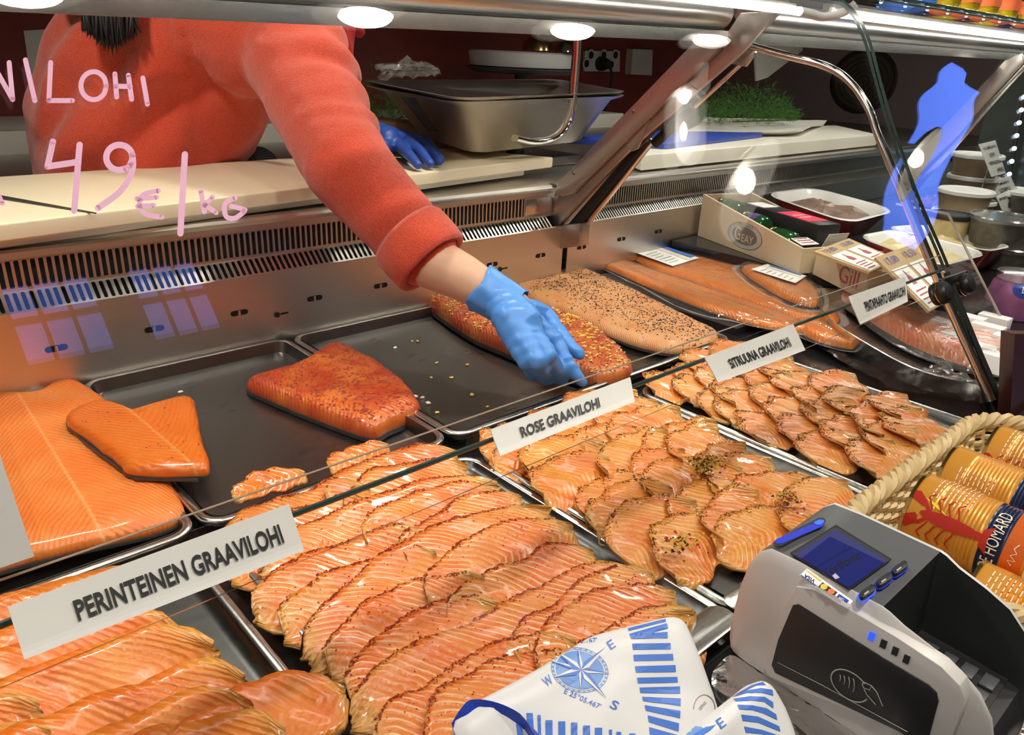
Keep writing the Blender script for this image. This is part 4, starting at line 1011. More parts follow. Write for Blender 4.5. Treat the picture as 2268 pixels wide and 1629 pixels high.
# ------------------------------------------------------------------ printed paper bags
CR = lambda x, y: (980 + x / 2.835, 1340 + y / 2.835)
def paper_bag(pix, P3, label, seed):
    p0, p1, p2 = P3; n = (p1 - p0).cross(p2 - p0).normalized(); n = n if n.z > 0 else -n
    base = smooth_closed([aplane(x, y, p0, n) for x, y in pix], 3); c = sum(base, Vector()) / len(base)
    rings = []
    for s, k in ((1.0, -.012), (1.0, -.002), (.98, .001), (.92, .004), (.8, .006), (.62, .007), (.44, .007), (.25, .007), (.06, .007)):
        rings.append([c + (p - c) * s + n * (k + (.0022 * noise.noise((c + (p - c) * s) * 38 + Vector((seed, 0, 0))) + .0035 * noise.noise((c + (p - c) * s) * 14 + Vector((0, seed, 0))) if k > 0 else 0)) for p in base])
    m = MB(); m.loft(rings); return m.build('paper_bag', M['bag'], smooth=50, label=label, cat='paper bag'), n
def on_bag(g, bag, n, name, mat, e=9, lift=.0005):
    b = bvh_of(bag); g = subdiv2(g, e); pts = []; ok = []
    for x, y in g[0]:
        h = b.ray_cast(EYE, ray(x, y).normalized()); ok.append(h[0] is not None); pts.append((h[0] + h[1] * lift * (1 if h[1].dot(ray(x, y)) < 0 else -1)) if h[0] is not None else Vector())
    m = MB(); m.add(pts, [f for f in g[1] if all(ok[i] for i in f)])
    if m.f:
        par = list(range(len(m.v)))
        def root(i):
            while par[i] != i: par[i] = par[par[i]]; i = par[i]
            return i
        for f in m.f:
            for i in f[1:]: par[root(i)] = root(f[0])
        if name != 'lettering':
            cnt = {}
            for f in m.f: cnt[root(f[0])] = cnt.get(root(f[0]), 0) + 1
            best = max(cnt, key=cnt.get); keep = [f for f in m.f if root(f[0]) == best]; m.f = keep; m.m = [0] * len(keep)
        used = sorted({i for f in m.f for i in f}); mp = {i: k for k, i in enumerate(used)}
        m.v = [m.v[i] for i in used]; m.f = [tuple(mp[i] for i in f) for f in m.f]
        return m.build(name, mat, bag, smooth=0)
def bag_text(s, c, d, w, h, bag, n, mat, bold=.01):
    g = fit_text(s, w, h, bold); l = sqrt(d[0] ** 2 + d[1] ** 2); ux = (d[0] / l, d[1] / l); uy = (ux[1], -ux[0])
    on_bag(([(c[0] + x * ux[0] + y * uy[0], c[1] + x * ux[1] + y * uy[1]) for x, y in g[0]], g[1]), bag, n, 'lettering', mat)
bag1, bn = paper_bag([(1006, 1616), (1040, 1566), (1110, 1526), (1180, 1488), (1240, 1452), (1310, 1410), (1390, 1388), (1440, 1376), (1484, 1366), (1512, 1372), (1528, 1396), (1560, 1480), (1590, 1560), (1606, 1660), (1560, 1800), (1300, 1850), (1120, 1800), (1060, 1700)],
                     (az(1480, 1370, .150), az(1010, 1600, .135), az(1560, 1600, .105)), 'white paper bag printed with a full blue compass and blue stripes', 3)
bag2, bn2 = paper_bag([(1480, 1680), (1530, 1630), (1590, 1580), (1640, 1540), (1680, 1510), (1704, 1512), (1722, 1532), (1745, 1590), (1765, 1680), (1740, 1800), (1560, 1830)],
                      (az(1690, 1512, .150), az(1500, 1660, .160), az(1740, 1640, .125)), 'corner of a second white paper bag with blue stripes next to the terminal', 8)
for q in (((1155, 128), (1160, 141), (1392, 84), (1390, 72)), ((1164, 152), (1168, 166), (1402, 108), (1400, 92)), ((1172, 186), (1184, 215), (1416, 150), (1408, 118)), ((1180, 190), (1186, 216), (1414, 212), (1412, 172)), ((1190, 246), (1196, 284), (1434, 280), (1430, 242)), ((1198, 316), (1202, 356), (1450, 350), (1446, 310)), ((1208, 388), (1214, 428), (1465, 424), (1462, 380)), ((1220, 460), (1226, 496), (1477, 490), (1474, 454)), ((1236, 522), (1242, 556), (1491, 560), (1490, 514)), ((1252, 580), (1260, 606), (1494, 638), (1495, 590)), ((1268, 632), (1276, 666), (1491, 716), (1493, 668)), ((1288, 696), (1294, 738), (1482, 798), (1484, 746)), ((1297, 770), (1300, 815), (1480, 880), (1482, 822))):
    on_bag(poly2([CR(*p) for p in q]), bag1, bn, 'stripe', M['bag_blue'])
for x0, x1, y0, lean in ((452, 488, 684, 40), (526, 566, 682, 22), (596, 616, 694, 8), (646, 690, 726, 2), (726, 770, 734, 2), (806, 846, 742, 2), (882, 926, 760, 2), (956, 1002, 774, 0), (1044, 1064, 786, 0), (1090, 1130, 800, 0), (1170, 1210, 810, 0)):
    on_bag(poly2([CR(x0, y0), CR(x1, y0), CR(x1 + lean, 1000), CR(x0 + lean, 1000)]), bag1, bn, 'stripe', M['bag_blue'])
th = radians(20)
E2 = lambda r, a, cx=862, cy=412: CR(cx + r * 1.0 * cos(a) * 1.02, cy + r * .80 * sin(a) + .10 * r * cos(a))
on_bag(poly2([E2(148, 2 * pi * k / 36) for k in range(36)]), bag1, bn, 'compass_disc', M['bag_light'])
for r0, r1 in ((172, 176), (158, 161)): on_bag((([E2(r0, 2 * pi * k / 48) for k in range(48)] + [E2(r1, 2 * pi * k / 48) for k in range(48)]), [(k, (k + 1) % 48, (k + 1) % 48 + 48, k + 48) for k in range(48)]), bag1, bn, 'compass_ring', M['bag_light'])
for k in range(32):
    a = 2 * pi * k / 32; on_bag(poly2([E2(160, a), E2(174, a), E2(174, a + .07), E2(160, a + .07)]), bag1, bn, 'compass_tick', M['bag_light'])
cc = CR(868, 412)
for i, (tip, big) in enumerate((((690, 285), 1), ((850, 265), 0), ((1022, 270), 1), ((1057, 437), 0), ((1030, 592), 1), ((867, 547), 0), ((697, 460), 1), ((668, 357), 0))):
    tp = CR(*tip); d = Vector((tp[0] - cc[0], tp[1] - cc[1], 0)); nn = Vector((-d.y, d.x, 0)).normalized() * (8 if big else 5)
    mid = (cc[0] + d.x * .22, cc[1] + d.y * .22)
    on_bag(poly2([cc, (mid[0] + nn.x, mid[1] + nn.y), tp]), bag1, bn, 'compass_point', M['bag'], lift=.0011)
    on_bag(poly2([cc, tp, (mid[0] - nn.x, mid[1] - nn.y)]), bag1, bn, 'compass_point', M['bag_blue'], lift=.0012)
for s, c, d, w, h in (("N 60\u00b010.167'", (852, 234), (230, -25), 84, 9), ('E', (1058, 252), (62, -40), 14, 20), ('W', (660, 480), (62, -40), 20, 22), ('S', (1080, 632), (60, 30), 17, 20), ("E 25\u00b005.467'", (880, 592), (225, 100), 88, 12)):
    bag_text(s, CR(*c), d, w, h, bag1, bn, M['bag_blue'])
C3 = lambda x, y: (1480 + x / 7.56, 1480 + y / 7.56)
on_bag(([C3(600 + 185 * cos(a), 700 + 250 * sin(a)) for a in [pi * 1.0 + pi * 1.0 * k / 20 for k in range(21)]] + [C3(600 + 172 * cos(a), 700 + 236 * sin(a)) for a in [pi * 1.0 + pi * 1.0 * k / 20 for k in range(21)]], [(k, k + 1, k + 22, k + 21) for k in range(20)]), bag1, bn, 'stamp_ring', M['brown_print'])
bag_text('LEIPINO', C3(570, 640), (110, -130), 22, 7, bag1, bn, M['brown_print'], 0)
for q in (((1060, 495), (1640, 225), (1710, 290), (1400, 300)), ((1065, 498), (1300, 390), (1560, 345), (1740, 375), (1755, 470), (1560, 420), (1300, 430)), ((1095, 530), (1370, 482), (1610, 490), (1750, 580), (1755, 680), (1600, 570), (1380, 550), (1130, 570)), ((1155, 625), (1400, 630), (1640, 680), (1800, 780), (1820, 875), (1600, 770), (1400, 710), (1185, 700)), ((1215, 785), (1500, 820), (1850, 980), (1875, 1070), (1500, 920), (1240, 890)), ((1262, 985), (1560, 1040), (1880, 1150), (1900, 1240), (1560, 1110), (1295, 1085)), ((1310, 1180), (1900, 1340), (1920, 1440), (1340, 1280))):
    on_bag(poly2([C3(*p) for p in q]), bag2, bn2, 'stripe', M['bag_blue'])
bag_text('E', C3(880, 930), (150, -110), 15, 22, bag2, bn2, M['bag_blue'])
on_bag(poly2([C3(150, 1126), C3(260, 1040), C3(420, 980), C3(560, 1000), C3(640, 1060), C3(560, 1150)]), bag2, bn2, 'compass_disc', M['bag_light'])
on_bag(poly2([C3(400, 1150), C3(640, 1010), C3(800, 965), C3(700, 1060), C3(560, 1150)]), bag2, bn2, 'compass_point', M['bag_blue'], lift=.001)
# rolled blue mouth of the first bag
m = MB(); pa = smooth_path([az(x, y, z) for x, y, z in ((1000, 1612, .128), (1020, 1580, .137), (1042, 1560, .141), (1085, 1562, .142), (1130, 1578, .141), (1160, 1600, .138), (1190, 1650, .132))], 5)
m.loft([[p + Vector((0, 0, .004)), p + Vector((.004, -.010, -.004)), p + Vector((.006, -.014, -.016)), p + Vector((.002, -.004, -.014))] for p in pa], True); m.build('folded_blue_edge', M['bag_inside'], bag1, smooth=30)

# ------------------------------------------------------------------ wicker basket and cans
BX0, BX1, BY0, BY1, BR = .765, 1.265, .045, .288, .075
bcx, bcy = (BX0 + BX1) / 2, (BY0 + BY1) / 2
bk = thing('wicker_basket', (bcx, bcy, LZ), 'pale wicker basket with a twisted rope rim full of orange tins', 'basket')
def around(k, inset_=0.0, z=0.0):
    pts = rrect(bcx, bcy, BX1 - BX0 - 2 * inset_, BY1 - BY0 - 2 * inset_, BR, z, 8)
    L = [0]; N = len(pts)
    for i in range(N): L.append(L[-1] + (pts[(i + 1) % N] - pts[i]).length)
    d = (k % 1.0) * L[-1]
    for i in range(N):
        if L[i + 1] >= d:
            t = (d - L[i]) / (L[i + 1] - L[i] + 1e-9); a, b = pts[i], pts[(i + 1) % N]; p = a.lerp(b, t); q = (b - a).normalized(); return p, Vector((q.y, -q.x, 0))
NR = 330
for s in range(3):
    path = []
    for k in range(NR + 1):
        p, n = around(k / NR, 0, .118); a = k / NR * 2 * pi * 26 + s * 2 * pi / 3; path.append(p + n * cos(a) * .0068 + Vector((0, 0, sin(a) * .0068)))
    one('tube', path, .0062, 6, cap=False).build('rim_strand', M['wicker'], bk)
for r in range(8):
    path = []; NW = 260
    for k in range(NW + 1):
        z = LZ + .005 + r * .0082; p, n = around(k / NW, .004 + (.012 * (7 - r) / 7), z); path.append(p + n * .0032 * sin(k / NW * 2 * pi * 32 + r * pi))
    one('tube', path, .0040, 5, cap=False).build('woven_row', M['wicker'], bk)
for k in range(64):
    p0, n0 = around(k / 64, .016, LZ + .002); p1, n1 = around(k / 64, .004, .115); one('tube', [p0, p1], .0026, 5).build('stake', M['wicker'], bk)
one('loft', [rrect(bcx, bcy, BX1 - BX0 - .036, BY1 - BY0 - .036, BR - .015, z, 8) for z in (LZ + .0005, LZ + .006)]).build('basket_floor', M['wicker'], bk)

def can(x, y, z, r, L, label, roll=0.0, yaw=0.0, text=True):
    ax_ = Vector((sin(yaw), -cos(yaw), 0)); o = Vector((x, y, z)); side = Vector((cos(yaw), sin(yaw), 0)); up = Vector((0, 0, 1))
    t = thing('food_tin', o - Vector((0, 0, r)), label, 'tin', 'orange tins in the wicker basket')
    def lat(prof): return one('lathe', prof, o, ax_, 48, cap=False)
    rib = lambda a, b, n: [(r - (.0011 if k % 2 else 0), a + (b - a) * k / n) for k in range(n + 1)]
    lat([(r * .2, .002), (r - .004, .003), (r - .003, 0), (r + .0016, 0), (r + .0016, .0035), (r, .004)]).build('rim', M['can_rim'], t, smooth=60)
    lat([(r, .004), (r, .026)] + rib(.028, L * .62, 24) + [(r, L * .64)]).build('gold_label', M['can_gold'], t, smooth=30)
    lat([(r + .0001, L * .64)] + rib(L * .65, L * .80, 10) + [(r + .0001, L * .81)]).build('navy_band', M['can_navy'], t, smooth=30)
    lat([(r, L * .81), (r, L - .004)]).build('red_label', M['can_red'], t, smooth=30)
    lat([(r, L - .004), (r + .0016, L - .0035), (r + .0016, L), (r - .003, L), (r - .004, L - .003), (r * .2, L - .002)]).build('rim', M['can_rim'], t, smooth=60)
    def wrap(g, a0, h0, name, mat, e=.004, lift=.0007):
        """2D print: x runs round the tin (from angle a0), y along the axis from h0"""
        g = subdiv2(g, e); m = MB()
        m.add([o + ax_ * (h0 + yy) + (side * sin(a0 + roll + xx / r) * -1 + up * cos(a0 + roll + xx / r)) * (r + lift) for xx, yy in g[0]], g[1]); return m.build(name, mat, t, smooth=0)
    if text:
        # round-the-tin lettering; a0 measured from the top towards the camera side
        g = fit_text('DE HOMARD', .070, L * .10, .0); wrap(([(-x, -y) for x, y in g[0]], g[1]), 1.05, L * .725, 'lettering', M['can_white'])
        rg = []
        for k in range(9):
            rng = random.Random(k)
            x = -.03
            while x < .022:
                w = rng.uniform(.003, .009); rg.append(rect2(x, k * .0048, x + w, k * .0048 + .0011)); x += w + .0022
        wrap(join2(*rg), .05, L * .16, 'small_print', M['can_white'], e=.01)
        lob = []
        lob.append(poly2([(-.006 + .0065 * cos(a), .028 + .034 * sin(a)) for a in [2 * pi * k / 18 for k in range(18)]]))
        lob.append(poly2([(.004, .060), (.014, .072), (.010, .082), (.002, .078), (-.004, .066)])); lob.append(poly2([(-.012, .060), (-.016, .074), (-.024, .080), (-.026, .070), (-.018, .058)]))
        for k in range(4):
            lob.append(stroke2([(.0, .02 + k * .010), (.014, .026 + k * .011), (.019, .021 + k * .011)], .0018)); lob.append(stroke2([(-.012, .02 + k * .010), (-.024, .026 + k * .011), (-.029, .021 + k * .011)], .0018))
        lob.append(stroke2([(-.002, .062), (.004, .078), (.016, .09)], .0010)); lob.append(poly2([(-.014, -.006), (.002, -.006), (.008, -.016), (-.006, -.013), (-.020, -.016)]))
        lob += [stroke2([(-.003, .052), (.004, .060), (.006, .068)], .004), stroke2([(-.009, .052), (-.015, .058), (-.018, .066)], .004), stroke2([(-.006, .0), (-.006, -.012)], .008)]
        lob = join2(*lob); wrap(([(x * 1.15, (.055 - y) * .95) for x, y in lob[0]], lob[1]), 1.28, L * .18, 'lobster_print', M['can_lobster'], lift=.0009)
        wrap(poly2([(0, 0), (.006, .012), (.012, .03), (.003, .014)]), .72, L * .12, 'antenna_print', M['bottle_yellow'])
        wrap(stroke2([(.012, .002), (.008, -.003), (.006, .004), (.002, -.002), (-.002, .003), (-.006, -.001), (-.012, .002)], .0011), 1.2, L * .89, 'signature_print', M['can_white'])
    return t
can(.902, .247, .112, .0445, .128, 'orange tin lettered HOMARD lying nearest the payment terminal')
can(1.010, .252, .112, .0445, .128, 'orange tin lying between two others in the wicker basket', roll=1.3)
can(1.125, .238, .112, .0445, .128, 'orange tin lying against the far end of the wicker basket', roll=.5)
can(.815, .150, .090, .038, .090, 'short orange tin low in the basket against the terminal', roll=.8)
for x, y, w in ((.95, .17, .12), (1.10, .16, .12)):
    one('box', (x - w, y - .08, LZ + .0065), (x + w * .6, y + .08, .066)).build('cardboard_tray', M['card_brown'], label='brown cardboard packing under the tins in the basket' if x < 1 else 'second brown cardboard piece at the far end of the basket', cat='cardboard')

# ------------------------------------------------------------------ goods in the second case
one('box', (2.06, .56, -.03), (4.50, 1.472, .045)).build('riser', M['black_gloss'], caseR)
def film_over(pix, z, h, name, mat, parent, seed, grow=10):
    c = (sum(p[0] for p in pix) / len(pix), sum(p[1] for p in pix) / len(pix)); out = []
    for x, y in pix:
        d = sqrt((x - c[0]) ** 2 + (y - c[1]) ** 2); out.append((x + (x - c[0]) / d * grow, y + (y - c[1]) / d * grow * .8))
    return loaf(out, z, h, name, mat, parent, seed=seed, rough=.006, prof=[(1.0, .1), (.93, .18), (.88, .75), (.8, 1.0), (.6, 1.05), (.3, 1.05), (.04, 1.05)])
def vac(pix, z, h, mat, label, seed, grow=12):
    o = loaf(pix, z, h, 'vacuum_packed_fillet', M[mat], seed=seed, prof=[(1.0, .2), (.97, .5), (.92, .8), (.84, .95), (.7, 1.0), (.5, 1.03), (.3, 1.0), (.1, .97), (.03, .97)], label=label, cat='fish pack', group='vacuum packs')
    film_over(pix, z - .002, h + .004, 'vacuum_film', M['film'], o, seed, grow)
    c = (sum(p[0] for p in pix) / len(pix), sum(p[1] for p in pix) / len(pix)); fl = []
    for x, y in pix:
        dd = sqrt((x - c[0]) ** 2 + (y - c[1]) ** 2); fl.append(az(x + (x - c[0]) / dd * grow * 1.9, y + (y - c[1]) / dd * grow * 1.3, z))
    fl = smooth_closed(fl, 3); fc = sum(fl, Vector()) / len(fl)
    m = MB(); m.loft([[Vector((fc.x + (p.x - fc.x) * k, fc.y + (p.y - fc.y) * k, z + dz + .004 * noise.noise(p * 40 + Vector((0, 0, k * 3))))) for p in fl] for k, dz in ((.90, .002), (.96, .004), (1.0, .004))], cap0=False, cap1=False); m.build('film_margin', M['film_edge'], o, smooth=40)
    return o
one('box', (1.62, .935, -.0295), (2.02, 1.46, -.012)).build('black_tray', M['black'], label='black plastic tray under the vacuum-packed smoked fillets', cat='tray')
vac([(1312, 584), (1338, 577), (1400, 592), (1500, 626), (1600, 660), (1700, 694), (1760, 718), (1790, 738), (1740, 740), (1640, 716), (1540, 682), (1440, 642), (1360, 606)], -.010, .018, 'smoked', 'long vacuum-packed smoked salmon fillet next to the peppered fillet', 21)
v2 = vac([(1398, 574), (1440, 580), (1490, 588), (1538, 570), (1592, 578), (1700, 628), (1790, 666), (1850, 700), (1850, 722), (1770, 716), (1680, 690), (1560, 642), (1460, 606)], -.006, .022, 'smoked', 'wide vacuum-packed smoked salmon fillet with a label at its tail, beside the GEAY crate', 22)
v3 = vac([(1640, 602), (1680, 598), (1740, 614), (1790, 634), (1812, 660), (1808, 684), (1760, 676), (1700, 646)], .018, .020, 'smoked', 'short vacuum-packed smoked salmon piece with a white and blue label', 23)
vac([(1768, 724), (1800, 726), (1860, 748), (1905, 778), (1850, 772), (1790, 752)], -.010, .022, 'smoked', 'end of a vacuum-packed fillet beside the oval platter', 24, 8)
def sticker(quad, z, parent, name='pack_label', parts=()):
    q = [az(x, y, z) for x, y in quad]; one('prism', q, (0, 0, .0012)).build(name, M['white_paper'], parent)
    for (u0, v0, u1, v1), mt in parts:
        v, f = quadmap(([(u0, v0), (u1, v0), (u1, v1), (u0, v1)], [(0, 1, 2, 3)]), q); m = MB(); m.add([p + Vector((0, 0, .002)) for p in v], f); m.build('label_print', M[mt], parent)
LP = [((.62, .0, .85, 1), 'can_white'), ((.80, .1, 1.0, .9), 'bag_blue')] + [((.08, .14 + k * .13, .40 + .06 * (k % 3), .175 + k * .13), 'grey_print') for k in range(6)]
sticker([(1412, 562), (1468, 545), (1548, 572), (1490, 590)], .022, v2, parts=LP); sticker([(1664, 597), (1700, 586), (1786, 612), (1762, 628)], .044, v3, parts=LP)

def quad_ring(q, z, ins, r, n=5, dz=0.0):
    """rounded ring inside a quad of four world points (order TL, TR, BR, BL), inset by fraction ins"""
    pts = []
    for p in rrect(.5, .5, 1 - 2 * ins, 1 - 2 * ins, r, 0, n):
        t = q[0].lerp(q[1], p.x); b = q[3].lerp(q[2], p.x); w = b.lerp(t, p.y); pts.append(Vector((w.x, w.y, z)))
    return pts
def dish(quad, z, h, label, fill=None, inner='cer_white', outer='cer_red', r=.22, name='baking_dish', cat='dish', foot=.16):
    q = [az(x, y, z) for x, y in quad]; c = sum(q, Vector()) / 4
    t = thing(name, (c.x, c.y, z - h), label, cat)
    m = MB(); m.loft([quad_ring(q, z - h, foot, r * .8), quad_ring(q, z - h * .9, foot - .03, r), quad_ring(q, z - .006, .012, r), quad_ring(q, z - .003, 0, r)], cap1=False); m.build('outside', M[outer], t, smooth=60)
    m = MB(); m.loft([quad_ring(q, z - .003, 0, r), quad_ring(q, z, .006, r), quad_ring(q, z - .002, .04, r), quad_ring(q, z - h * .5, .09, r), quad_ring(q, z - h * .88, .14, r)], cap0=False); m.build('inside', M[inner], t, smooth=60)
    if fill:
        m = MB(); rings = [quad_ring(q, z - h * .55, .09, r)]
        for ins in (.12, .18, .26, .34, .42, .48):
            rings.append([p + Vector((0, 0, h * .45 * (ins / .48) + .026 * noise.noise(p * 26) + .016 * noise.noise(p * 60))) for p in quad_ring(q, z - h * .48, ins, r)])
        m.loft(rings); m.build('salad', M[fill], t, smooth=30, kind='stuff')
    return t
dish([(1690, 428), (1800, 414), (1990, 465), (1880, 494)], .15, .085, 'red oven dish with brown chunky salad behind the GEAY crate', 'pate')
dish([(1896, 522), (1985, 506), (2196, 560), (2080, 590)], .13, .075, 'red oven dish filled with yellow creamy salad beside the price cards', 'cream_salad')
dish([(1958, 503), (2040, 496), (2246, 544), (2188, 556)], .13, .08, 'red oven dish half hidden behind the one with yellow salad', 'cream_salad')
# dark trays of salad further back
dish([(1990, 440), (2060, 425), (2130, 440), (2060, 462)], .12, .05, 'black tray of dark red salad behind the oven dishes', 'dark_salad', 'black', 'black')

class Frame:
    """local frame of a crate: u along its long side (towards the customer), v across, z up"""
    def __init__(s, a, b):
        s.o = Vector(a); d = Vector(b) - s.o; s.len = d.length; s.u = d.normalized(); s.v = Vector((-s.u.y, s.u.x, 0))
        s.mat = Matrix(((s.u.x, s.v.x, 0, s.o.x), (s.u.y, s.v.y, 0, s.o.y), (0, 0, 1, 0), (0, 0, 0, 1)))
    def p(s, u, v, z): return s.o + s.u * u + s.v * v + Vector((0, 0, z - s.o.z))
    def print(s, g, u, z, name, mat, parent, lift=.0006):
        m = MB(); m.add([s.p(u + x, -lift, z + y) for x, y in g[0]], g[1]); return m.build(name, M[mat], parent, smooth=0)
def crate(pa, pb, za, zb, depth, label, z0=.046, th=.008):
    """open wooden crate: long side from pa (far) to pb (near), rim height za falling to zb"""
    F = Frame(pa, pb); L = F.len; c = F.p(L / 2, depth / 2, z0)
    t = thing('wooden_crate', c, label, 'crate')
    for v in (0, depth - th):
        one('prism', [F.p(0, v, z0), F.p(L, v, z0), F.p(L, v, zb), F.p(0, v, za)], F.v * th).build('long_side', M['wood_crate'], t)
    for u, z in ((0, za), (L - th, zb)):
        one('prism', [F.p(u, th, z0), F.p(u, depth - th, z0), F.p(u, depth - th, z), F.p(u, th, z)], F.u * th).build('end_board', M['wood_crate'], t)
    one('box', (th, th, z0), (L - th, depth - th, z0 + th), mat=F.mat).build('bottom', M['wood_crate'], t)
    return t, F
ga, gb = az(1545, 522, .046), az(1768, 607, .046)
c1, F1 = crate(ga, gb, .184, .118, .20, 'pale wooden crate printed GEAY holding dark bottles')
uu = .235; zz = .098; lw = .082; lh = .040
F1.print(poly2(circ2(0, 0, lw, 36, lh)), uu, zz, 'logo_oval', 'grey_print', c1)
F1.print(ring2(0, 0, lw, lw - .003, 40, lh / lw), uu, zz, 'logo_ring', 'crate_ink', c1, .0010)
F1.print(poly2(circ2(0, 0, lw * .72, 36, lh * .68)), uu, zz, 'logo_field', 'crate_ink', c1, .0012)
F1.print(move2(fit_text('G', .030, .042, .01), -.032, .002), uu, zz, 'lettering', 'wood_crate', c1, .0018)
F1.print(move2(fit_text('EAY', .055, .024, .01), .016, -.007), uu, zz, 'lettering', 'wood_crate', c1, .0018)
F1.print(move2(fit_text('SPECIALE', .07, .006, 0), 0, lh * .80), uu, zz, 'lettering', 'crate_ink', c1, .0018)
ha, hb = az(1800, 607, .046), az(1800, 607, .046).lerp(az(1990, 705, .046), .62)
c2, F2 = crate(ha, hb, .112, .118, .22, 'pale wooden crate lettered Gill holding tilted price boards')
F2.print(fit_text('Gill', .085, .045, .0), .165, .085, 'lettering', 'price_red', c2)
# bottles and jars in the first crate
def lbox(F, lo, hi, name, mat, parent=None, **k): return one('box', lo, hi, mat=F.mat).build(name, M[mat], parent, **k)
bb = lbox(F1, (.07, .10, .056), (F1.len - .06, .185, .168), 'bottle_carton', 'black', bevel=.003, label='black carton with a pink-red label lying in the GEAY crate', cat='carton')
lbox(F1, (.24, .105, .168), (.38, .180, .1688), 'carton_label', 'pinkred', bb)
for k in range(2): lbox(F1, (.29 + k * .03, .12, .1688), (.296 + k * .03, .165, .1692), 'label_text', 'lid', bb)
lbox(F1, (.09, .11, .168), (.17, .17, .1695), 'paper_tag', 'white_paper', bb)
one('prism', [F1.p(F1.len - .058, .10, .06), F1.p(F1.len - .058, .185, .06), F1.p(F1.len - .02, .18, .15), F1.p(F1.len - .02, .105, .15)], F1.u * .002).build('carton_flap', M['white_paper'], bb)
for k, (u0, lb) in enumerate(((.03, 'green jar with a gold lid at the far end of the GEAY crate'), (.155, 'dark jar with a violet label in the middle of the GEAY crate'), (.29, 'dark jar with a gold lid near the customer end of the GEAY crate'))):
    c = F1.p(u0, .052, .146 - .02 * k); t = thing('glass_jar', c - Vector((0, 0, .034)), lb, 'jar')
    one('lathe', [(.031, 0), (.032, .002), (.032, .014), (.031, .016)], c, F1.u, 24).build('lid', M['gold_lid'], t)
    one('lathe', [(.028, .014), (.034, .026), (.034, .095), (.028, .108)], c, F1.u, 24).build('jar_body', M['green_glass'], t)
    one('lathe', [(.0345, .045), (.0345, .080)], c, F1.u, 24, cap=False).build('jar_label', M['violet' if k == 1 else 'green_glass'], t)
tg = one('prism', [F1.p(F1.len - .075, .02, .128), F1.p(F1.len - .02, .012, .122), F1.p(F1.len - .02, .075, .122), F1.p(F1.len - .075, .08, .128)], (0, 0, .002)).build('price_tag', M['white_paper'], label='small white and red price tag at the end of the GEAY crate', cat='price tag')
for k in range(3): one('prism', [F1.p(F1.len - .068 + k * .016, .022, .1302 - .0018 * k), F1.p(F1.len - .064 + k * .016, .022, .1297 - .0018 * k), F1.p(F1.len - .064 + k * .016, .07, .1297 - .0018 * k), F1.p(F1.len - .068 + k * .016, .07, .1302 - .0018 * k)], (0, 0, .0006)).build('tag_line', M['price_red'], tg)
# price boards
def price_board(quad, zs, label, prices):
    q = [az(x, y, z) for (x, y), z in zip(quad, zs)]; n = (q[1] - q[0]).cross(q[3] - q[0]).normalized(); n = n if n.z > 0 else -n
    t = thing('price_board', (sum(p.x for p in q) / 4, sum(p.y for p in q) / 4, min(p.z for p in q)), label, 'price board')
    one('prism', q, -n * .006).build('cardboard', M['card_brown'], t)
    def on(g, name, mt, l=.001): v, f = quadmap(g, q); m = MB(); m.add([p + n * l for p in v], f); m.build(name, M[mt], t)
    for k, x0 in enumerate((.06, .54)):
        on(rect2(x0, .02, x0 + .40, .72), 'white_sheet', 'white_paper')
        on(poly2([(x0 + .15, .40), (x0 + .25, .40), (x0 + .25, .52), (x0 + .215, .56), (x0 + .205, .66), (x0 + .195, .66), (x0 + .185, .56), (x0 + .15, .52)]), 'bottle_picture', 'price_red', .002)
        for j in range(4): on(rect2(x0 + .05, .08 + j * .07, x0 + (.34 if j % 2 else .28), .10 + j * .07), 'printed_line', 'price_red', .002)
        g = fit_text(prices[k], .30, .14, 0); on(([(x0 + .2 + a, .86 + b) for a, b in g[0]], g[1]), 'price_lettering', 'label_blue', .002)
price_board([(1802, 557), (1880, 528), (1990, 575), (1926, 603)], (.15, .15, .13, .13), 'brown cardboard price board lying flat in the Gill crate', ('13,80', '13,80'))
price_board([(1938, 570), (2020, 542), (2125, 650), (2058, 690)], (.165, .165, .095, .095), 'brown cardboard price board tilted against the chrome rod', ('13,80', '13,50'))

# tubs with lids
def tub(px, py, X, r, h, label, body='tub_brown', lid='lid', group='lidded deli tubs', z0=None):
    top = ax(px, py, X); zb = top.z - h if z0 is None else z0
    t = thing('deli_tub', (top.x, top.y, zb), label, 'tub', group); o = (top.x, top.y, zb); h = top.z - zb
    one('lathe', [(r * .80, 0), (r * .82, .004), (r * .95, h - .012)], o, seg=28).build('tub_body', M[body], t)
    one('lathe', [(r * .985, h - .016), (r * 1.02, h - .014), (r * 1.02, h - .004), (r * .98, h), (r * .90, h), (r * .88, h - .003)], o, seg=28).build('lid', M[lid], t)
    return top.z - h
SA = 2.92
za = tub(2142, 419, SA, .086, .085, 'brown deli tub with white lid on top of the stack behind the oven dishes')
tub(2128, 466, SA - .03, .088, .09, 'brown deli tub with white lid at the bottom of the stack behind the oven dishes', z0=.046)
tub(2168, 340, 3.22, .086, .095, 'topmost brown deli tub behind the white price card')
tub(2158, 388, 3.22, .088, .10, 'brown deli tub under the topmost one behind the price card')
tub(2150, 440, 3.24, .088, .12, 'lowest brown deli tub of the rear stack', z0=.046)
tub(2226, 478, 2.66, .098, .085, 'large clear tub of dark mussel salad under the price cards', 'tub_mix', 'lid_clear')
tub(2232, 540, 2.68, .098, .09, 'clear tub of dark salad beneath the mussel salad tub', 'tub_mix', 'lid_clear', z0=.046)
tub(2264, 420, 3.45, .088, .09, 'pale tub with a white lid beside the upper price card', 'tub_mix')
tub(2205, 420, 3.40, .075, .12, 'pale green tub with a white lid behind the lower price card', 'tub_brown')
tub(2108, 472, 2.62, .062, .075, 'small jar of cream spread with a black lid beside the tub stack', 'cream_salad', 'black', z0=.046)
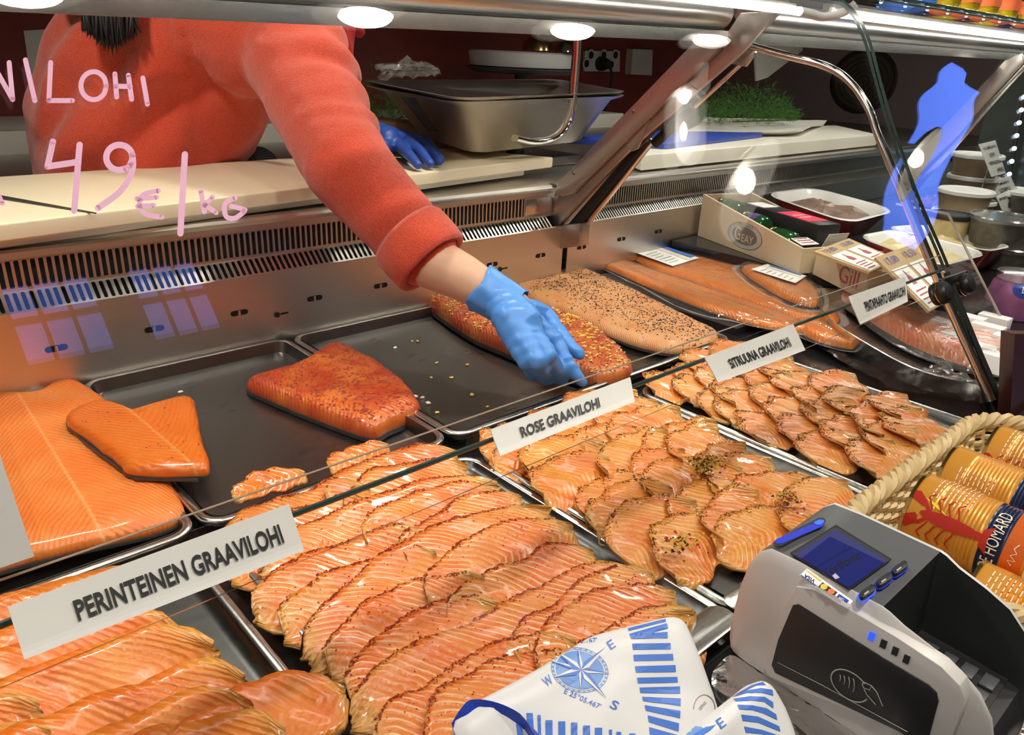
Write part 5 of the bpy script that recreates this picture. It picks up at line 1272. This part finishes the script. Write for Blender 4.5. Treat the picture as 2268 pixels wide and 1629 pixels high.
def stand_card(quad, Y, lines, label):
    q = [ay(x, y, Y + d) for (x, y), d in zip(quad, (.02, .02, -.03, -.03))]; t = thing('price_card', (sum(p.x for p in q) / 4, Y, .046), label, 'price card')
    one('prism', q, (0, .002, 0)).build('card', M['white_paper'], t)
    s = sum(q, Vector()) / 4; one('prism', [s + (p - s) * 1.1 + Vector((0, -.002, 0)) for p in q], (0, .001, 0)).build('clear_sleeve', M['plexi'], t)
    for tx, (x0, x1, y0, y1) in lines:
        g = fit_text(tx, 1, 1, .01); v, f = quadmap(([((x + .5) * (x1 - x0) + x0, (y + .5) * (y1 - y0) + y0) for x, y in g[0]], g[1]), q)
        m = MB(); m.add([p + Vector((0, -.0008, .0005)) for p in v], f); m.build('lettering', M['ink'], t)
    one('tube', [(s.x, Y + .004, .046), (s.x, Y + .004, s.z)], .002, 6).build('wire', M['chrome'], t)
stand_card([(2168, 320), (2205, 311), (2228, 384), (2196, 392)], .93, [('KYLMÄSAVU', (.15, .9, .80, .90)), ('LOHI', (.35, .65, .56, .68)), ('VIIPALEINA', (.15, .9, .33, .44)), ('69€KG', (.5, .95, .08, .22))], 'white price card reading KYLMÄSAVU LOHI VIIPALEINA')
stand_card([(2193, 402), (2238, 389), (2270, 463), (2224, 478)], .915, [('KYLMÄSAVU', (.18, .80, .82, .92)), ('LOHIFILE', (.25, .75, .62, .74)), ('MYRSKYLÄN SAVU', (.08, .94, .42, .52)), ('49', (.30, .60, .08, .32)), ('€KG', (.62, .90, .08, .2))], 'white price card reading KYLMÄSAVU LOHIFILE 49')
# purple jar and small white boxes
jt = ax(2264, 602, 2.28); t = thing('pickle_jar', (jt.x, jt.y, .0), 'jar of purple pickles with a cloudy lid and a blue oval label', 'jar')
one('lathe', [(.052, 0), (.062, .01), (.066, .06), (.058, jt.z - .03), (.05, jt.z - .02)], (jt.x, jt.y, 0), seg=28).build('jar_body', M['purple'], t)
one('lathe', [(.053, jt.z - .022), (.055, jt.z - .02), (.055, jt.z - .002), (.05, jt.z)], (jt.x, jt.y, 0), seg=28).build('lid', M['lid_clear'], t)
g = poly2(circ2(0, 0, .026, 24, .02)); bv = bvh_of(t.children[0]); d = Vector((-.85, -.5, .1)).normalized()
cc0 = Vector((jt.x, jt.y, .085)) + d * .06; ux = Vector((-d.y, d.x, 0)) * -1
m = project(g, cc0, Vector((.5, -.85, 0)), Vector((0, 0, 1)), bv, e=.008, lift=.001); m.build('oval_label', M['label_blue'], t)
m = project(fit_text('D', .012, .016, .02), cc0, Vector((.5, -.85, 0)), Vector((0, 0, 1)), bv, e=.008, lift=.002); m.build('lettering', M['lid'], t)
one('box', (2.03, .40, -.029), (2.45, .60, .008)).build('riser', M['black_gloss'], caseR)
for k, (px, py, z) in enumerate(((2100, 712, .05), (2150, 700, .055), (2190, 722, .055), (2240, 745, .055), (2125, 742, .05), (2170, 765, .05), (2215, 785, .05), (2205, 700, .05))):
    c = az(px, py, z); one('box', (c.x - .018, c.y - .034, .009), (c.x + .018, c.y + .034, z - .001 + .002 * (k % 3))).build('small_carton', M['lid'], label='small white carton in the rows beside the pickle jar', cat='carton', group='small white cartons', bevel=.002)

# oval platter with wrapped salmon
po = [(1797, 648), (1828, 638), (1900, 650), (2030, 686), (2150, 735), (2262, 792), (2292, 832), (2230, 856), (2130, 846), (2020, 815), (1920, 762), (1835, 705)]
pw = smooth_closed([az(x, y, .03) for x, y in po], 4); pc = sum(pw, Vector()) / len(pw); t = thing('oval_platter', (pc.x, pc.y, -.028), 'oval stainless platter carrying a wrapped salmon fillet', 'platter')
rg = []
for s, z in ((.86, -.028), (.93, -.01), (.99, .026), (1.0, .030), (.985, .031), (.94, .020), (.88, -.006), (.7, -.012), (.1, -.012)): rg.append([Vector((pc.x + (p.x - pc.x) * s, pc.y + (p.y - pc.y) * s, z)) for p in pw])
one('loft', rg).build('platter', M['steel_bright'], t, smooth=50)
ws = [(1846, 652), (1882, 644), (1950, 690), (2050, 732), (2200, 764), (2252, 790), (2240, 822), (2180, 830), (2080, 802), (1990, 762), (1900, 702)]
o = loaf(ws, .0, .045, 'wrapped_salmon', M['pinkfish'], seed=31, label='pink salmon fillet in clear plastic wrap on the oval platter', cat='fish fillet')
film_over(ws, .0, .050, 'plastic_wrap', M['wrap'], o, 32, 14)
# crumpled black and clear film in front of the platter
def sheet(pix, z, amp, seed, name, mat, label, cat, n=26, freq=24):
    q = [az(x, y, z) for x, y in pix]
    def fn(u, v):
        p = q[3].lerp(q[2], u).lerp(q[0].lerp(q[1], u), v); return p + Vector((0, 0, amp * (1 + noise.noise(p * freq + Vector((seed, 0, 0))) + .5 * abs(noise.noise(p * freq * 2.5)))))
    m = MB(); m.grid(fn, n, n); return m.build(name, M[mat], smooth=30, label=label, cat=cat)
sheet([(1790, 768), (1930, 772), (2150, 890), (1990, 880)], -.028, .010, 3, 'black_film', 'black_gloss', 'crumpled black plastic film beside the sliced salmon trays', 'plastic film')
sheet([(2010, 850), (2080, 822), (2190, 872), (2150, 905)], -.015, .016, 7, 'foil_lump', 'wrap', 'crumpled clear wrap at the foot of the chrome rod', 'plastic wrap', freq=45)
# acrylic divider
q = [ax(x, y, 2.085) for x, y in ((1985, 452), (2100, 474), (2243, 756), (2085, 720))]
m = MB(); m.prism(q, (.004, 0, 0)); dv = m.build('acrylic_divider', M['plexi'], label='clear acrylic divider leaning in front of the oven dishes', cat='divider')
one('tube', [q[0], q[1], q[2]], .003, 6).build('bright_edge', M['plexi_edge'], dv)
# far end panel, LED strip and glass top shelf
one('box', (4.60, .42, -1.05), (4.63, 1.45, .72)).build('end_panel', M['teal_glass'], label='grey-green end panel beyond the deli tubs', cat='panel')
ls = thing('led_strip', (4.53, .7, .1), 'vertical strip of cool white LED dots on the end panel', 'lamp')
for k in range(9):
    p = ax(2268 - k * 5.4, 215 + k * 28.5, 4.53); one('sphere', p, .011, 8, 6).build('glow_dot', M['cool_glow'], ls)
one('tube', [ax(2270, 200, 4.54), ax(2225, 450, 4.54)], .010, 6).build('led_profile', M['steel_dark'], ls)
GZ = .737
m = MB(); m.box((1.63, .862, GZ), (4.5, 1.35, GZ + .010)); gs = m.build('glass_shelf', M['glass'], label='clear glass shelf on top of the second case carrying oil bottles', cat='shelf')
one('tube', [(1.63, .860, GZ + .005), (4.5, .860, GZ + .005)], .005, 6).build('shelf_edge', M['glass_edge'], gs)
for k in range(14): one('sphere', (1.9 + k * .13, .872, GZ - .0045), .004, 6, 5).build('glow_dot', M['cool_glow'], gs)  # glowing beads in place of sparkles mirrored under the shelf
def bottle(px, kind, k):
    p = az(px, 20, GZ + .012) if False else ay(px, 22, .90); x = p.x
    t = thing('oil_bottle', (x, .91, GZ + .010), ('flat yellow oil bottle with a coral label on the glass shelf', 'flat yellow oil bottle with a yellow label on the glass shelf')[kind], 'bottle', 'oil bottles on the glass shelf')
    z0 = GZ + .011
    m = MB(); m.loft([rrect(x, .91, .085 * a, .05 * a, .024 * a, z0 + h) for a, h in ((.7, 0), (.95, .006), (1, .03), (1, .15), (.6, .19), (.3, .21), (.3, .25))]); m.build('bottle_glass', M['oil'], t, smooth=50)
    m = MB(); m.loft([rrect(x, .91, .0865, .0515, .024, z0 + h) for h in (.022, .06)], cap0=False, cap1=False); m.build('lower_label', M['orange_label'], t)
    m = MB(); m.loft([rrect(x, .91, .0865, .0515, .024, z0 + h) for h in (.06, .12)], cap0=False, cap1=False); m.build('upper_label', M['bottle_yellow' if kind else 'can_navy'], t)
    one('tube', [(x, .91, z0 + .245), (x, .91, z0 + .28)], .016, 12).build('cap', M['gold_lid'], t)
for k, px in enumerate((2105, 2150, 2195, 2240, 2290)): bottle(px, k % 2, k)
p = ay(2060, 10, .88); one('box', (p.x - .05, .88, GZ + .0105), (p.x + .04, .94, GZ + .12)).build('blue_carton', M['bag_blue'], label='blue and white carton on the glass shelf beside the oil bottles', cat='carton', bevel=.002)

# ------------------------------------------------------------------ the server
V3 = lambda *a: Vector(a)
person = thing('person', (.66, 2.28, -1.05), 'server in a red fleece jacket and blue gloves reaching over the trays', 'person')
SH, EL, CU, GE = V3(.895, 1.75, .585), V3(.800, 1.365, .375), V3(.862, 1.180, .222), az(1108, 664, .160)
def folds(p, n):
    """sleeve folds round the elbow and armpit, pulled towards the shoulder"""
    w = 0.0
    for c, amp, fr, sp in ((V3(.94, 1.62, .50), .030, 48, .22), (V3(.87, 1.45, .41), .014, 66, .16), (V3(.66, 1.95, .40), .036, 34, .36)):
        d = (p - c).length
        if d < sp: w += amp * (1 - d / sp) * (.35 + 1.1 * max(0, noise.noise(p * 6 + Vector((3, 0, 0))) + .3)) * sin((p.y * .8 + p.z * .9 + (.25 if p.y < 1.85 else -.45) * p.x + .05 * noise.noise(p * 8)) * fr)
    return w + .004 * noise.noise(p * 11) + .0012 * noise.noise(p * 45)
jk = organic([
    [(V3(.67, 2.30, -.05), .23), (V3(.67, 2.24, .22), .24), (V3(.67, 2.18, .38), .25), (V3(.70, 2.12, .52), .225), (V3(.74, 2.06, .64), .19), (V3(.76, 2.04, .74), .14)],
    [(V3(.57, 2.16, .05), .13), (V3(.55, 2.13, .30), .135), (V3(.60, 2.11, .44), .14)],
    [(V3(.78, 2.16, .10), .13), (V3(.81, 2.13, .32), .13), (V3(.83, 1.98, .56), .15)],
    [(V3(.68, 2.10, .62), .13), (V3(.80, 1.95, .63), .15), (SH, .125)],
    [(SH, .125), (SH.lerp(EL, .35), .112), (SH.lerp(EL, .7), .096), (EL, .088), (EL.lerp(CU, .5), .080), (EL.lerp(CU, .93), .073)],
    [(V3(.80, 2.20, .62), .14), (V3(1.02, 2.22, .58), .105), (V3(1.13, 2.20, .46), .085), (V3(1.20, 2.08, .385), .068)],
], .011, 8, folds)
jk.build('fleece_jacket', M['fleece'], person, smooth=180)
# turned-back cuff
d = (CU - EL).normalized(); a = d.orthogonal().normalized(); b = d.cross(a); m = MB(); rings = []
for off, r in ((-.055, .070), (-.060, .077), (-.050, .082), (-.020, .082), (.012, .080), (.020, .075), (.016, .064), (-.02, .060)):
    rings.append([CU + d * off + (a * cos(q) + b * sin(q)) * (r + .003 * noise.noise(Vector((cos(q) * 2, sin(q) * 2, off * 20)))) for q in [2 * pi * k / 36 for k in range(36)]])
m.loft(rings, cap0=False, cap1=False); m.build('turned_cuff', M['fleece'], person, smooth=180)
# skin: forearm between cuff and glove, neck and head above the rail
fore = organic([[(CU - d * .05, .056), (CU + d * .02, .053), (CU.lerp(GE, .5), .046), (CU.lerp(GE, .85), .039), (GE + (GE - CU).normalized() * .03, .035)],
                ], .006, 4)
fore.build('forearm', M['skin'], person, smooth=180)
HC = V3(.70, 1.98, 1.02)
hd = organic([[(V3(.68, 2.06, .74), .075), (V3(.69, 2.0, .86), .07)], [(HC + V3(0, .02, .05), .115), (HC + V3(.02, -.01, -.02), .105), (HC + V3(.04, -.04, -.09), .07)],
              [(HC + V3(.085, -.085, .02), .012), (HC + V3(.10, -.105, -.02), .018)], [(HC + V3(-.07, -.085, .0), .012), (HC + V3(-.075, -.07, -.03), .014)], [(HC + V3(.10, .06, .0), .012), (HC + V3(.105, .055, -.03), .014)]], .008, 3)
hd.build('head', M['skin'], person, smooth=180)
for s in (-1, 1):
    e = HC + V3(.075 + s * .032, -.078 + s * .028, .025); one('sphere', e, .011, 10, 8).build('eye', M['lid'], person)
one('tube', [HC + V3(.045, -.10, -.065), HC + V3(.075, -.10, -.068), HC + V3(.098, -.075, -.065)], .006, 8).build('mouth', M['scarf'], person)
hr = organic([[(HC + V3(-.02, .05, .08), .125), (HC + V3(-.05, .06, -.02), .12), (HC + V3(-.08, .07, -.14), .10), (V3(.55, 2.0, .70), .07)]], .012, 4); hr.build('hair_cap', M['hair'], person, smooth=180)
rng = random.Random(4); m = MB()
for k in range(150):
    x0 = rng.uniform(185, 300); y1 = 70 + 60 * max(0, 1 - abs(x0 - 245) / 60) * rng.uniform(.5, 1.0); Y = 1.90 + rng.uniform(-.03, .03)
    p0 = ay(x0 + rng.uniform(-10, 10), -60, Y + .03); p1 = ay(x0, 30, Y); p2 = ay(x0 + rng.uniform(-6, 16), y1, Y - .01)
    m.tube(smooth_path([p0, p1, p2], 4), [.005] * 5 + [.004, .003, .0015, .0004], 4)
m.build('hanging_hair', M['hair'], person, smooth=180, kind='stuff')
# scarf ends at the collar
sc_ = organic([[(V3(1.02, 1.86, .74), .05), (V3(1.07, 1.84, .64), .045), (V3(1.085, 1.85, .57), .036), (V3(1.08, 1.86, .51), .022)], [(V3(1.02, 1.92, .72), .05), (V3(1.12, 1.90, .645), .04), (V3(1.17, 1.90, .63), .02)]], .009, 3, lambda p, n: .004 * sin(p.x * 120 + p.z * 60))
sc_.build('scarf', M['scarf'], person, smooth=180)
ap = organic([[(V3(.55, 2.20, -.5), .15), (V3(.55, 2.17, -.15), .15), (V3(.53, 2.13, .16), .12)], [(V3(.78, 2.20, -.5), .17), (V3(.80, 2.15, -.1), .16), (V3(.93, 2.06, .26), .07)]], .014, 5)
ap.build('black_apron', M['apron'], person, smooth=180)
legs = organic([[(V3(.52, 2.38, -.2), .14), (V3(.52, 2.40, -.6), .09), (V3(.52, 2.42, -1.0), .06)], [(V3(.76, 2.38, -.2), .14), (V3(.76, 2.40, -.6), .09), (V3(.76, 2.42, -1.0), .06)], [(V3(.52, 2.42, -1.005), .045), (V3(.52, 2.25, -1.01), .04)], [(V3(.76, 2.42, -1.005), .045), (V3(.76, 2.25, -1.01), .04)]], .016, 3)
legs.build('trousers', M['apron'], person, smooth=180)
# gloves
Z = az
wr = GE + (CU - GE).normalized() * .012
KN = [Z(1230, 758, .092), Z(1212, 785, .094), Z(1190, 800, .092), Z(1168, 800, .086)]
chains = [[(wr, .040), (wr.lerp(Z(1160, 715, .135), .5), .038), (Z(1160, 715, .135), .036)]]
for k, p in enumerate(KN): chains.append([(wr.lerp(Z(1158, 712, .138), .7) + (p - KN[1]) * .45, .029), (wr.lerp(p, .62), .026), (p, .0190)])
chains.append([(KN[0], .0175), (Z(1252, 800, .066), .0155), (Z(1274, 828, .045), .0135), (Z(1290, 846, .030), .0105)])
chains.append([(KN[1], .0175), (Z(1232, 818, .058), .0155), (Z(1244, 838, .030), .013), (Z(1246, 842, .012), .011)])
chains.append([(KN[2], .017), (Z(1202, 828, .052), .0150), (Z(1212, 840, .022), .0125), (Z(1214, 836, .008), .0105)])
chains.append([(KN[3], .016), (Z(1176, 826, .046), .0135), (Z(1184, 832, .018), .0115)])
chains.append([(Z(1165, 690, .128), .027), (Z(1205, 700, .110), .024), (Z(1236, 738, .090), .0185), (Z(1262, 768, .074), .0155), (Z(1283, 785, .064), .0125)])
def wrk(p, n): return .0008 * noise.noise(Vector((p.x * 60, p.y * 25, p.z * 60))) + .0010 * sin((p.x * .4 + p.y + p.z * .8) * 210 + 4 * noise.noise(p * 22))
gl = organic(chains, .0048, 3, wrk); gv = gl.build('glove', M['glove'], person, smooth=180)
dd = (GE - CU).normalized(); a = dd.orthogonal().normalized(); b = dd.cross(a); m = MB(); rings = []
for off, r in ((-.030, .0455), (-.030, .047), (-.022, .0455), (0, .043), (.03, .042), (.05, .040)):
    rings.append([wr + dd * (off + (.006 * sin(3 * q) if off < -.02 else 0)) + (a * cos(q) + b * sin(q)) * (r + .0014 * sin(q * 9 + off * 200)) for q in [2 * pi * k / 40 for k in range(40)]])
m.loft(rings, cap0=False, cap1=False); m.build('glove_cuff', M['glove'], person, smooth=180)
fw = V3(1.21, 2.04, .375); K = [Z(880, 318, .345), Z(905, 312, .348), Z(925, 312, .345), Z(945, 318, .338)]
ch = [[(fw, .045), (Z(858, 312, .352), .040)]]
for p in K: ch.append([(fw.lerp(p, .5), .026), (p, .019)])
ch.append([(K[0], .018), (Z(908, 345, .335), .014), (Z(926, 366, .318), .012)]); ch.append([(K[1], .018), (Z(934, 338, .338), .014), (Z(953, 363, .318), .012)])
ch.append([(K[2], .017), (Z(952, 333, .338), .014), (Z(972, 358, .319), .0115)]); ch.append([(K[3], .018), (Z(962, 338, .330), .015), (Z(975, 354, .317), .0135)])
ch.append([(Z(850, 325, .345), .022), (Z(835, 330, .335), .018), (Z(858, 322, .345), .016)])
organic(ch, .0050, 2).build('glove', M['glove_dark'], person, smooth=180)

# ------------------------------------------------------------------ server side: boards, scale, wall things
def slab(pts, z0, z1, name, mat, label, cat, bevel=.004):
    return one('prism', [(x, y, z0) for x, y in pts], (0, 0, z1 - z0)).build(name, M[mat], label=label, cat=cat, bevel=bevel, bseg=3)
slab([(-.35, 1.39), (1.70, 1.683), (1.54, 1.985), (-.35, 1.95)], .272, .302, 'cutting_board', 'board', 'long cream cutting board the server leans over', 'cutting board')
slab([(-.35, 1.43), (1.60, 1.70), (1.50, 1.95), (-.35, 1.92)], .2525, .271, 'board_base', 'board_white', 'thinner white board under the long cream cutting board', 'cutting board')
slab([(2.02, 1.60), (3.78, 1.62), (4.08, 1.98), (2.28, 2.05)], .2525, .302, 'cutting_board', 'board_white', 'thick white cutting board carrying dill and the blue board', 'cutting board')
q = [az(x, y, .322) for x, y in ((1236, 304), (1450, 289), (1690, 294), (1478, 318))]
one('prism', [(p.x, p.y, .3025) for p in q], (0, 0, .02)).build('blue_cutting_board', M['board_blue'], label='blue cutting board lying on the thick white board', cat='cutting board', bevel=.003)
a, b = az(-10, 434, .3025), az(212, 474, .3025); d = (b - a).normalized(); n = Vector((-d.y, d.x, 0))
kn = thing('knife', a, 'dark knife blade lying across the cream cutting board', 'knife')
one('prism', [a - n * .016, a + n * .004, b + n * .002, b - n * .001], (0, 0, .002)).build('blade', M['fish_skin'], kn)
one('box', (a.x - .14, a.y - .02, .3025), (a.x - .001, a.y + .004, .318)).build('handle', M['black'], kn, bevel=.003)

# dill on wrapping paper
def dill(cx, cy, z, rx, ry, h, n, seed, label):
    rng = random.Random(seed); m = MB()
    for _ in range(n):
        a = rng.uniform(0, 6.28); r = sqrt(rng.random()); x = cx + rx * r * cos(a); y = cy + ry * r * sin(a)
        hh = h * (1 - .75 * r * r) * rng.uniform(.35, 1.05)
        p = Vector((x, y, z + hh * rng.uniform(.2, 1.0))); dirv = Vector((cos(a) * rng.uniform(.2, 1), sin(a) * rng.uniform(.2, 1), rng.uniform(-.1, 1.0))).normalized()
        stem = p + dirv * .03
        for k in range(7):
            b0 = p.lerp(stem, k / 7); dd = (dirv + Vector((rng.gauss(0, .7), rng.gauss(0, .7), rng.gauss(0, .5)))).normalized() * rng.uniform(.010, .024); w = dd.cross(Vector((rng.gauss(0, 1), rng.gauss(0, 1), rng.gauss(0, 1)))).normalized() * .0009
            b0.z = max(b0.z, z + .001); tp = b0 + dd; tp.z = max(tp.z, z + .001)
            m.add([b0 - w, b0 + w, tp], [(0, 1, 2)])
    st = MB(); st.tube([(cx - rx * .2, cy, z + .006), (cx + rx * 1.0, cy - ry * .3, z + .008)], .004, 6)
    t = thing('dill_bunch', (cx, cy, z), label, 'dill'); m.build('feathery_leaves', M['dill'], t, smooth=0, kind='stuff'); st.build('stem', M['dill'], t)
    return t
pd = az(1690, 286, .306)
q = [az(x, y, .304) for x, y in ((1500, 305), (1560, 268), (1830, 276), (1770, 303))]
def pap(u, v):
    p = q[3].lerp(q[2], 0).lerp(q[0], 0); p = q[0].lerp(q[3], u).lerp(q[1].lerp(q[2], u), v)
    return p + Vector((0, 0, .001 + .10 * max(0, u - .82) ** 1.3 * (1 + sin(v * 5)) + .09 * max(0, .10 - v) * 2 + .12 * max(0, v - .85) + .004 * noise.noise(p * 9)))
m = MB(); m.grid(pap, 20, 20); m.build('wrapping_paper', M['paper'], smooth=60, label='white wrapping paper curling up under the bunch of dill', cat='paper')
dill(pd.x - .02, pd.y + .1, .326, .40, .16, .20, 1500, 1, 'bunch of green dill lying on white paper by the blue board')
pd2 = az(850, 290, .302); dill(pd2.x, pd2.y + .05, .302, .13, .10, .22, 500, 2, 'bunch of dark dill standing behind the reaching arm')

# weighing pans on their bracket
def pan(quad, z, h, label, dz=0.0):
    q = [az(x, y, z) for x, y in quad]; c = sum(q, Vector()) / 4
    for p in q: p.z = z
    t = thing('weighing_pan', (c.x, c.y, z - h), label, 'pan')
    m = MB(); m.loft([quad_ring(q, z - h, .20, .08), quad_ring(q, z - h * .96, .17, .1), quad_ring(q, z - .012, .05, .1), quad_ring(q, z, 0, .10), quad_ring(q, z + .004, -.008, .1), quad_ring(q, z + .002, .02, .1), quad_ring(q, z - .012, .055, .1), quad_ring(q, z - h * .92, .175, .1)]); m.build('steel_pan', M['steel'], t, smooth=40)
    return t, q
LQ = [(800, 180), (1235, 178), (1392, 206), (1010, 221)]
pan(LQ, .482, .055, 'upper stainless weighing pan of the nested pair above the board')
pan([(x, y + 9) for x, y in LQ], .470, .150, 'deep lower stainless weighing pan above the board')
c = az(1190, 300, .33)
sc = thing('weighing_scale', (c.x, c.y, .244), 'steel and black scale base under the weighing pans', 'scale')
one('box', (c.x - .30, c.y - .12, .2445), (c.x + .10, c.y + .14, .275)).build('scale_base', M['steel_dark'], sc, bevel=.005)
one('tube', [(c.x - .1, c.y, .275), (c.x - .1, c.y, .318)], .03, 16).build('pillar', M['black'], sc)
for x0, y0, x1, y1 in ((905, 216, 962, 292), (1212, 232, 1196, 296)):
    one('prism', [ay(x, y, c.y - .10) for x, y in ((x0 - 14, y0), (x0 + 14, y0), (x1 + 10, y1), (x1 - 10, y1))], (0, .006, 0)).build('pan_clip', M['black'], sc)
br = smooth_path([ay(x, y, 1.66) for x, y in ((1279, 70), (1276, 130), (1270, 200), (1264, 250), (1248, 288), (1220, 308), (1180, 314), (1140, 306))], 5)
one('tube', br, .016, 12, flat=.6).build('hanging_bracket', M['chrome'], label='bent chrome bar hanging from the rail in front of the weighing pans', cat='bracket')
one('prism', [ay(x, y, 2.25) for x, y in ((876, 272), (1114, 283), (1114, 340), (876, 340))], (0, .22, 0)).build('cardboard_box', M['card_brown'], label='low brown cardboard box under the weighing pans', cat='box', bevel=.002)
def bagm(u, v):
    p = ay(845 + 125 * u, 170 - 42 * v * (1 - abs(u - .45)), 2.12); return p + Vector((.03 * noise.noise(Vector((u * 6, v * 6, 1))), .08 * noise.noise(Vector((u * 5, v * 5, 4))), .02 * noise.noise(Vector((u * 8, v * 8, 9)))))
m = MB(); m.grid(bagm, 14, 12); m.build('plastic_bag', M['plastic_bag'], smooth=20, label='crumpled clear plastic bag in the weighing pan', cat='plastic bag')

# rear counter, bowl with ladles, sockets, papers on the red wall
struct('trim_5', one('box', (-2, 2.85, -1.05), (3.4, 3.34, .30)), M['board_white'])
YW = 3.3495
def wall_quad(pix, name, mat, label, cat, th=.006, parent=None):
    return one('prism', [ay(x, y, YW) for x, y in pix], (0, -th, 0)).build(name, M[mat], parent, label=label, cat=cat)
wall_quad([(52, 68), (156, 62), (166, 208), (70, 200)], 'wall_notice', 'paper', 'pale paper notice pinned to the dark red wall beside the server', 'notice')
wall_quad([(156, 20), (300, 20), (300, 140), (160, 150)], 'wall_notice', 'socket', 'grey board on the red wall behind the server', 'notice', .012)
sk = thing('socket_strip', ay(1330, 160, YW), 'white block of wall sockets with a black plug', 'socket')
one('prism', [ay(x, y, YW) for x, y in ((1291, 112), (1368, 113), (1368, 159), (1289, 158))], (0, -.02, 0)).build('plate', M['socket'], sk, bevel=.004)
for px, py in ((1308, 122), (1336, 122), (1362, 122), (1298, 141), (1353, 143)):
    p = ay(px, py, YW - .02); o = one('lathe', [(.032, 0), (.032, .006), (.022, .006), (.020, -.002)], p, (0, -1, 0), 20).build('socket_well', M['socket'], sk); one('lathe', [(.020, 0), (.020, .0065)], p, (0, -1, 0), 16).build('socket_hole', M['void'], o)
p = ay(1328, 141, YW - .02); one('lathe', [(.04, 0), (.04, .03), (.025, .07)], p, (0, -1, 0), 16).build('plug', M['black'], sk)
one('tube', smooth_path([p + Vector((0, -.07, 0)), p + Vector((.03, -.08, -.08)), p + Vector((.02, -.05, -.3))], 5), .008, 6).build('cable', M['black'], sk)
wall_quad([(1388, 108), (1432, 110), (1430, 166), (1384, 164)], 'switch_box', 'socket', 'white switch box next to the wall sockets', 'switch', .05)
c = ay(1155, 150, 2.95); r = ay(1240, 122, 2.95).x - c.x
bw = thing('mixing_bowl', (c.x, 2.95, .30), 'white bowl on a black stand at the rear counter', 'bowl')
zt = ay(1155, 117, 2.95).z; zb = ay(1155, 152, 2.95).z
one('lathe', [(r * .72, zb), (r * .96, zb + .01), (r, zt), (r * .96, zt + .006), (r * .9, zt - .02), (r * .5, zb + .02)], (c.x, 2.95, 0), seg=36).build('bowl', M['lid'], bw)
one('lathe', [(r * .35, .301), (r * .35, .33), (r * .12, .34), (r * .12, zb - .03), (r * .9, zb - .02), (r * 1.05, zb + .0), (r * 1.0, zb + .005), (r * .6, zb - .002)], (c.x, 2.95, 0), seg=36).build('stand', M['black'], bw)
for k, (px, py) in enumerate(((1190, 112), (1252, 116))):
    p = ay(px, py, 2.90 - .18 * k); rr = .075 - .02 * k
    t = thing('ladle', (p.x, p.y, p.z), ('large steel ladle hanging upside down over the white bowl', 'small steel ladle hanging by the chrome bar')[k], 'ladle')
    one('lathe', [(rr, 0), (rr * .92, rr * .4), (rr * .6, rr * .75), (rr * .15, rr * .9)], p, (0, 0, 1), 24, cap=False).build('ladle_bowl', M['gold_lid'] if k == 0 else M['chrome'], t)
    one('tube', [p + Vector((0, 0, rr * .9)), p + Vector((.02, .02, .45))], .007, 8).build('handle', M['chrome'], t)
tw = [ay(x, y, 2.6) for x, y in ((1668, 30), (1775, 30), (1778, 112), (1700, 172), (1676, 180))]
rc = (tw[0] + tw[1]) / 2 + Vector((0, .07, .02)); hw2 = (tw[1] - tw[0]).length / 2
pt = thing('paper_towel', rc, 'white paper towel hanging from a roll in front of the red wall', 'paper towel')
one('prism', tw, (0, .012, 0)).build('hanging_sheet', M['paper'], pt)
one('lathe', [(.02, -hw2), (.07, -hw2), (.07, hw2), (.02, hw2)], rc, (1, 0, 0), 28).build('roll', M['paper'], pt)
one('tube', [rc + Vector((-hw2 - .02, 0, 0)), rc + Vector((hw2 + .02, 0, 0))], .008, 8).build('spindle', M['chrome'], pt)
for sx in (-1, 1): one('tube', [rc + Vector((sx * (hw2 + .02), 0, 0)), Vector((rc.x + sx * (hw2 + .02), rc.y, 1.3))], .006, 8).build('hanger', M['chrome'], pt)
p = ay(1912, 180, 2.75); rr = ay(1912, 106, 2.75).z - p.z; fa = (EYE - p); fa.z = 0; fa.normalize()
t = thing('woven_tray', (p.x, p.y, p.z - rr), 'round dark woven tray hanging on a cord before the red wall', 'woven tray')
one('lathe', [(rr * .98, -.03), (rr * 1.02, .02), (rr * .94, .05), (rr * .88, .02)], p, fa, 40).build('rim', M['black'], t)
for k in range(6): one('lathe', [(rr * (.86 - k * .14), .022), (rr * (.84 - k * .14), .030), (rr * (.76 - k * .14), .030), (rr * (.74 - k * .14), .022)], p, fa, 40).build('woven_coil', M['mesh_straw'], t)
one('tube', [p + Vector((0, 0, rr)), Vector((p.x, p.y, 1.3))], .006, 6).build('cord', M['black'], t)

# ------------------------------------------------------------------ to metres
for o in list(scene.objects):
    if o.parent is None and o.type != 'CAMERA':
        o.location = Vector(o.location) * S; o.scale = Vector(o.scale) * S
for o in scene.objects:
    if '_o' in o: del o['_o']
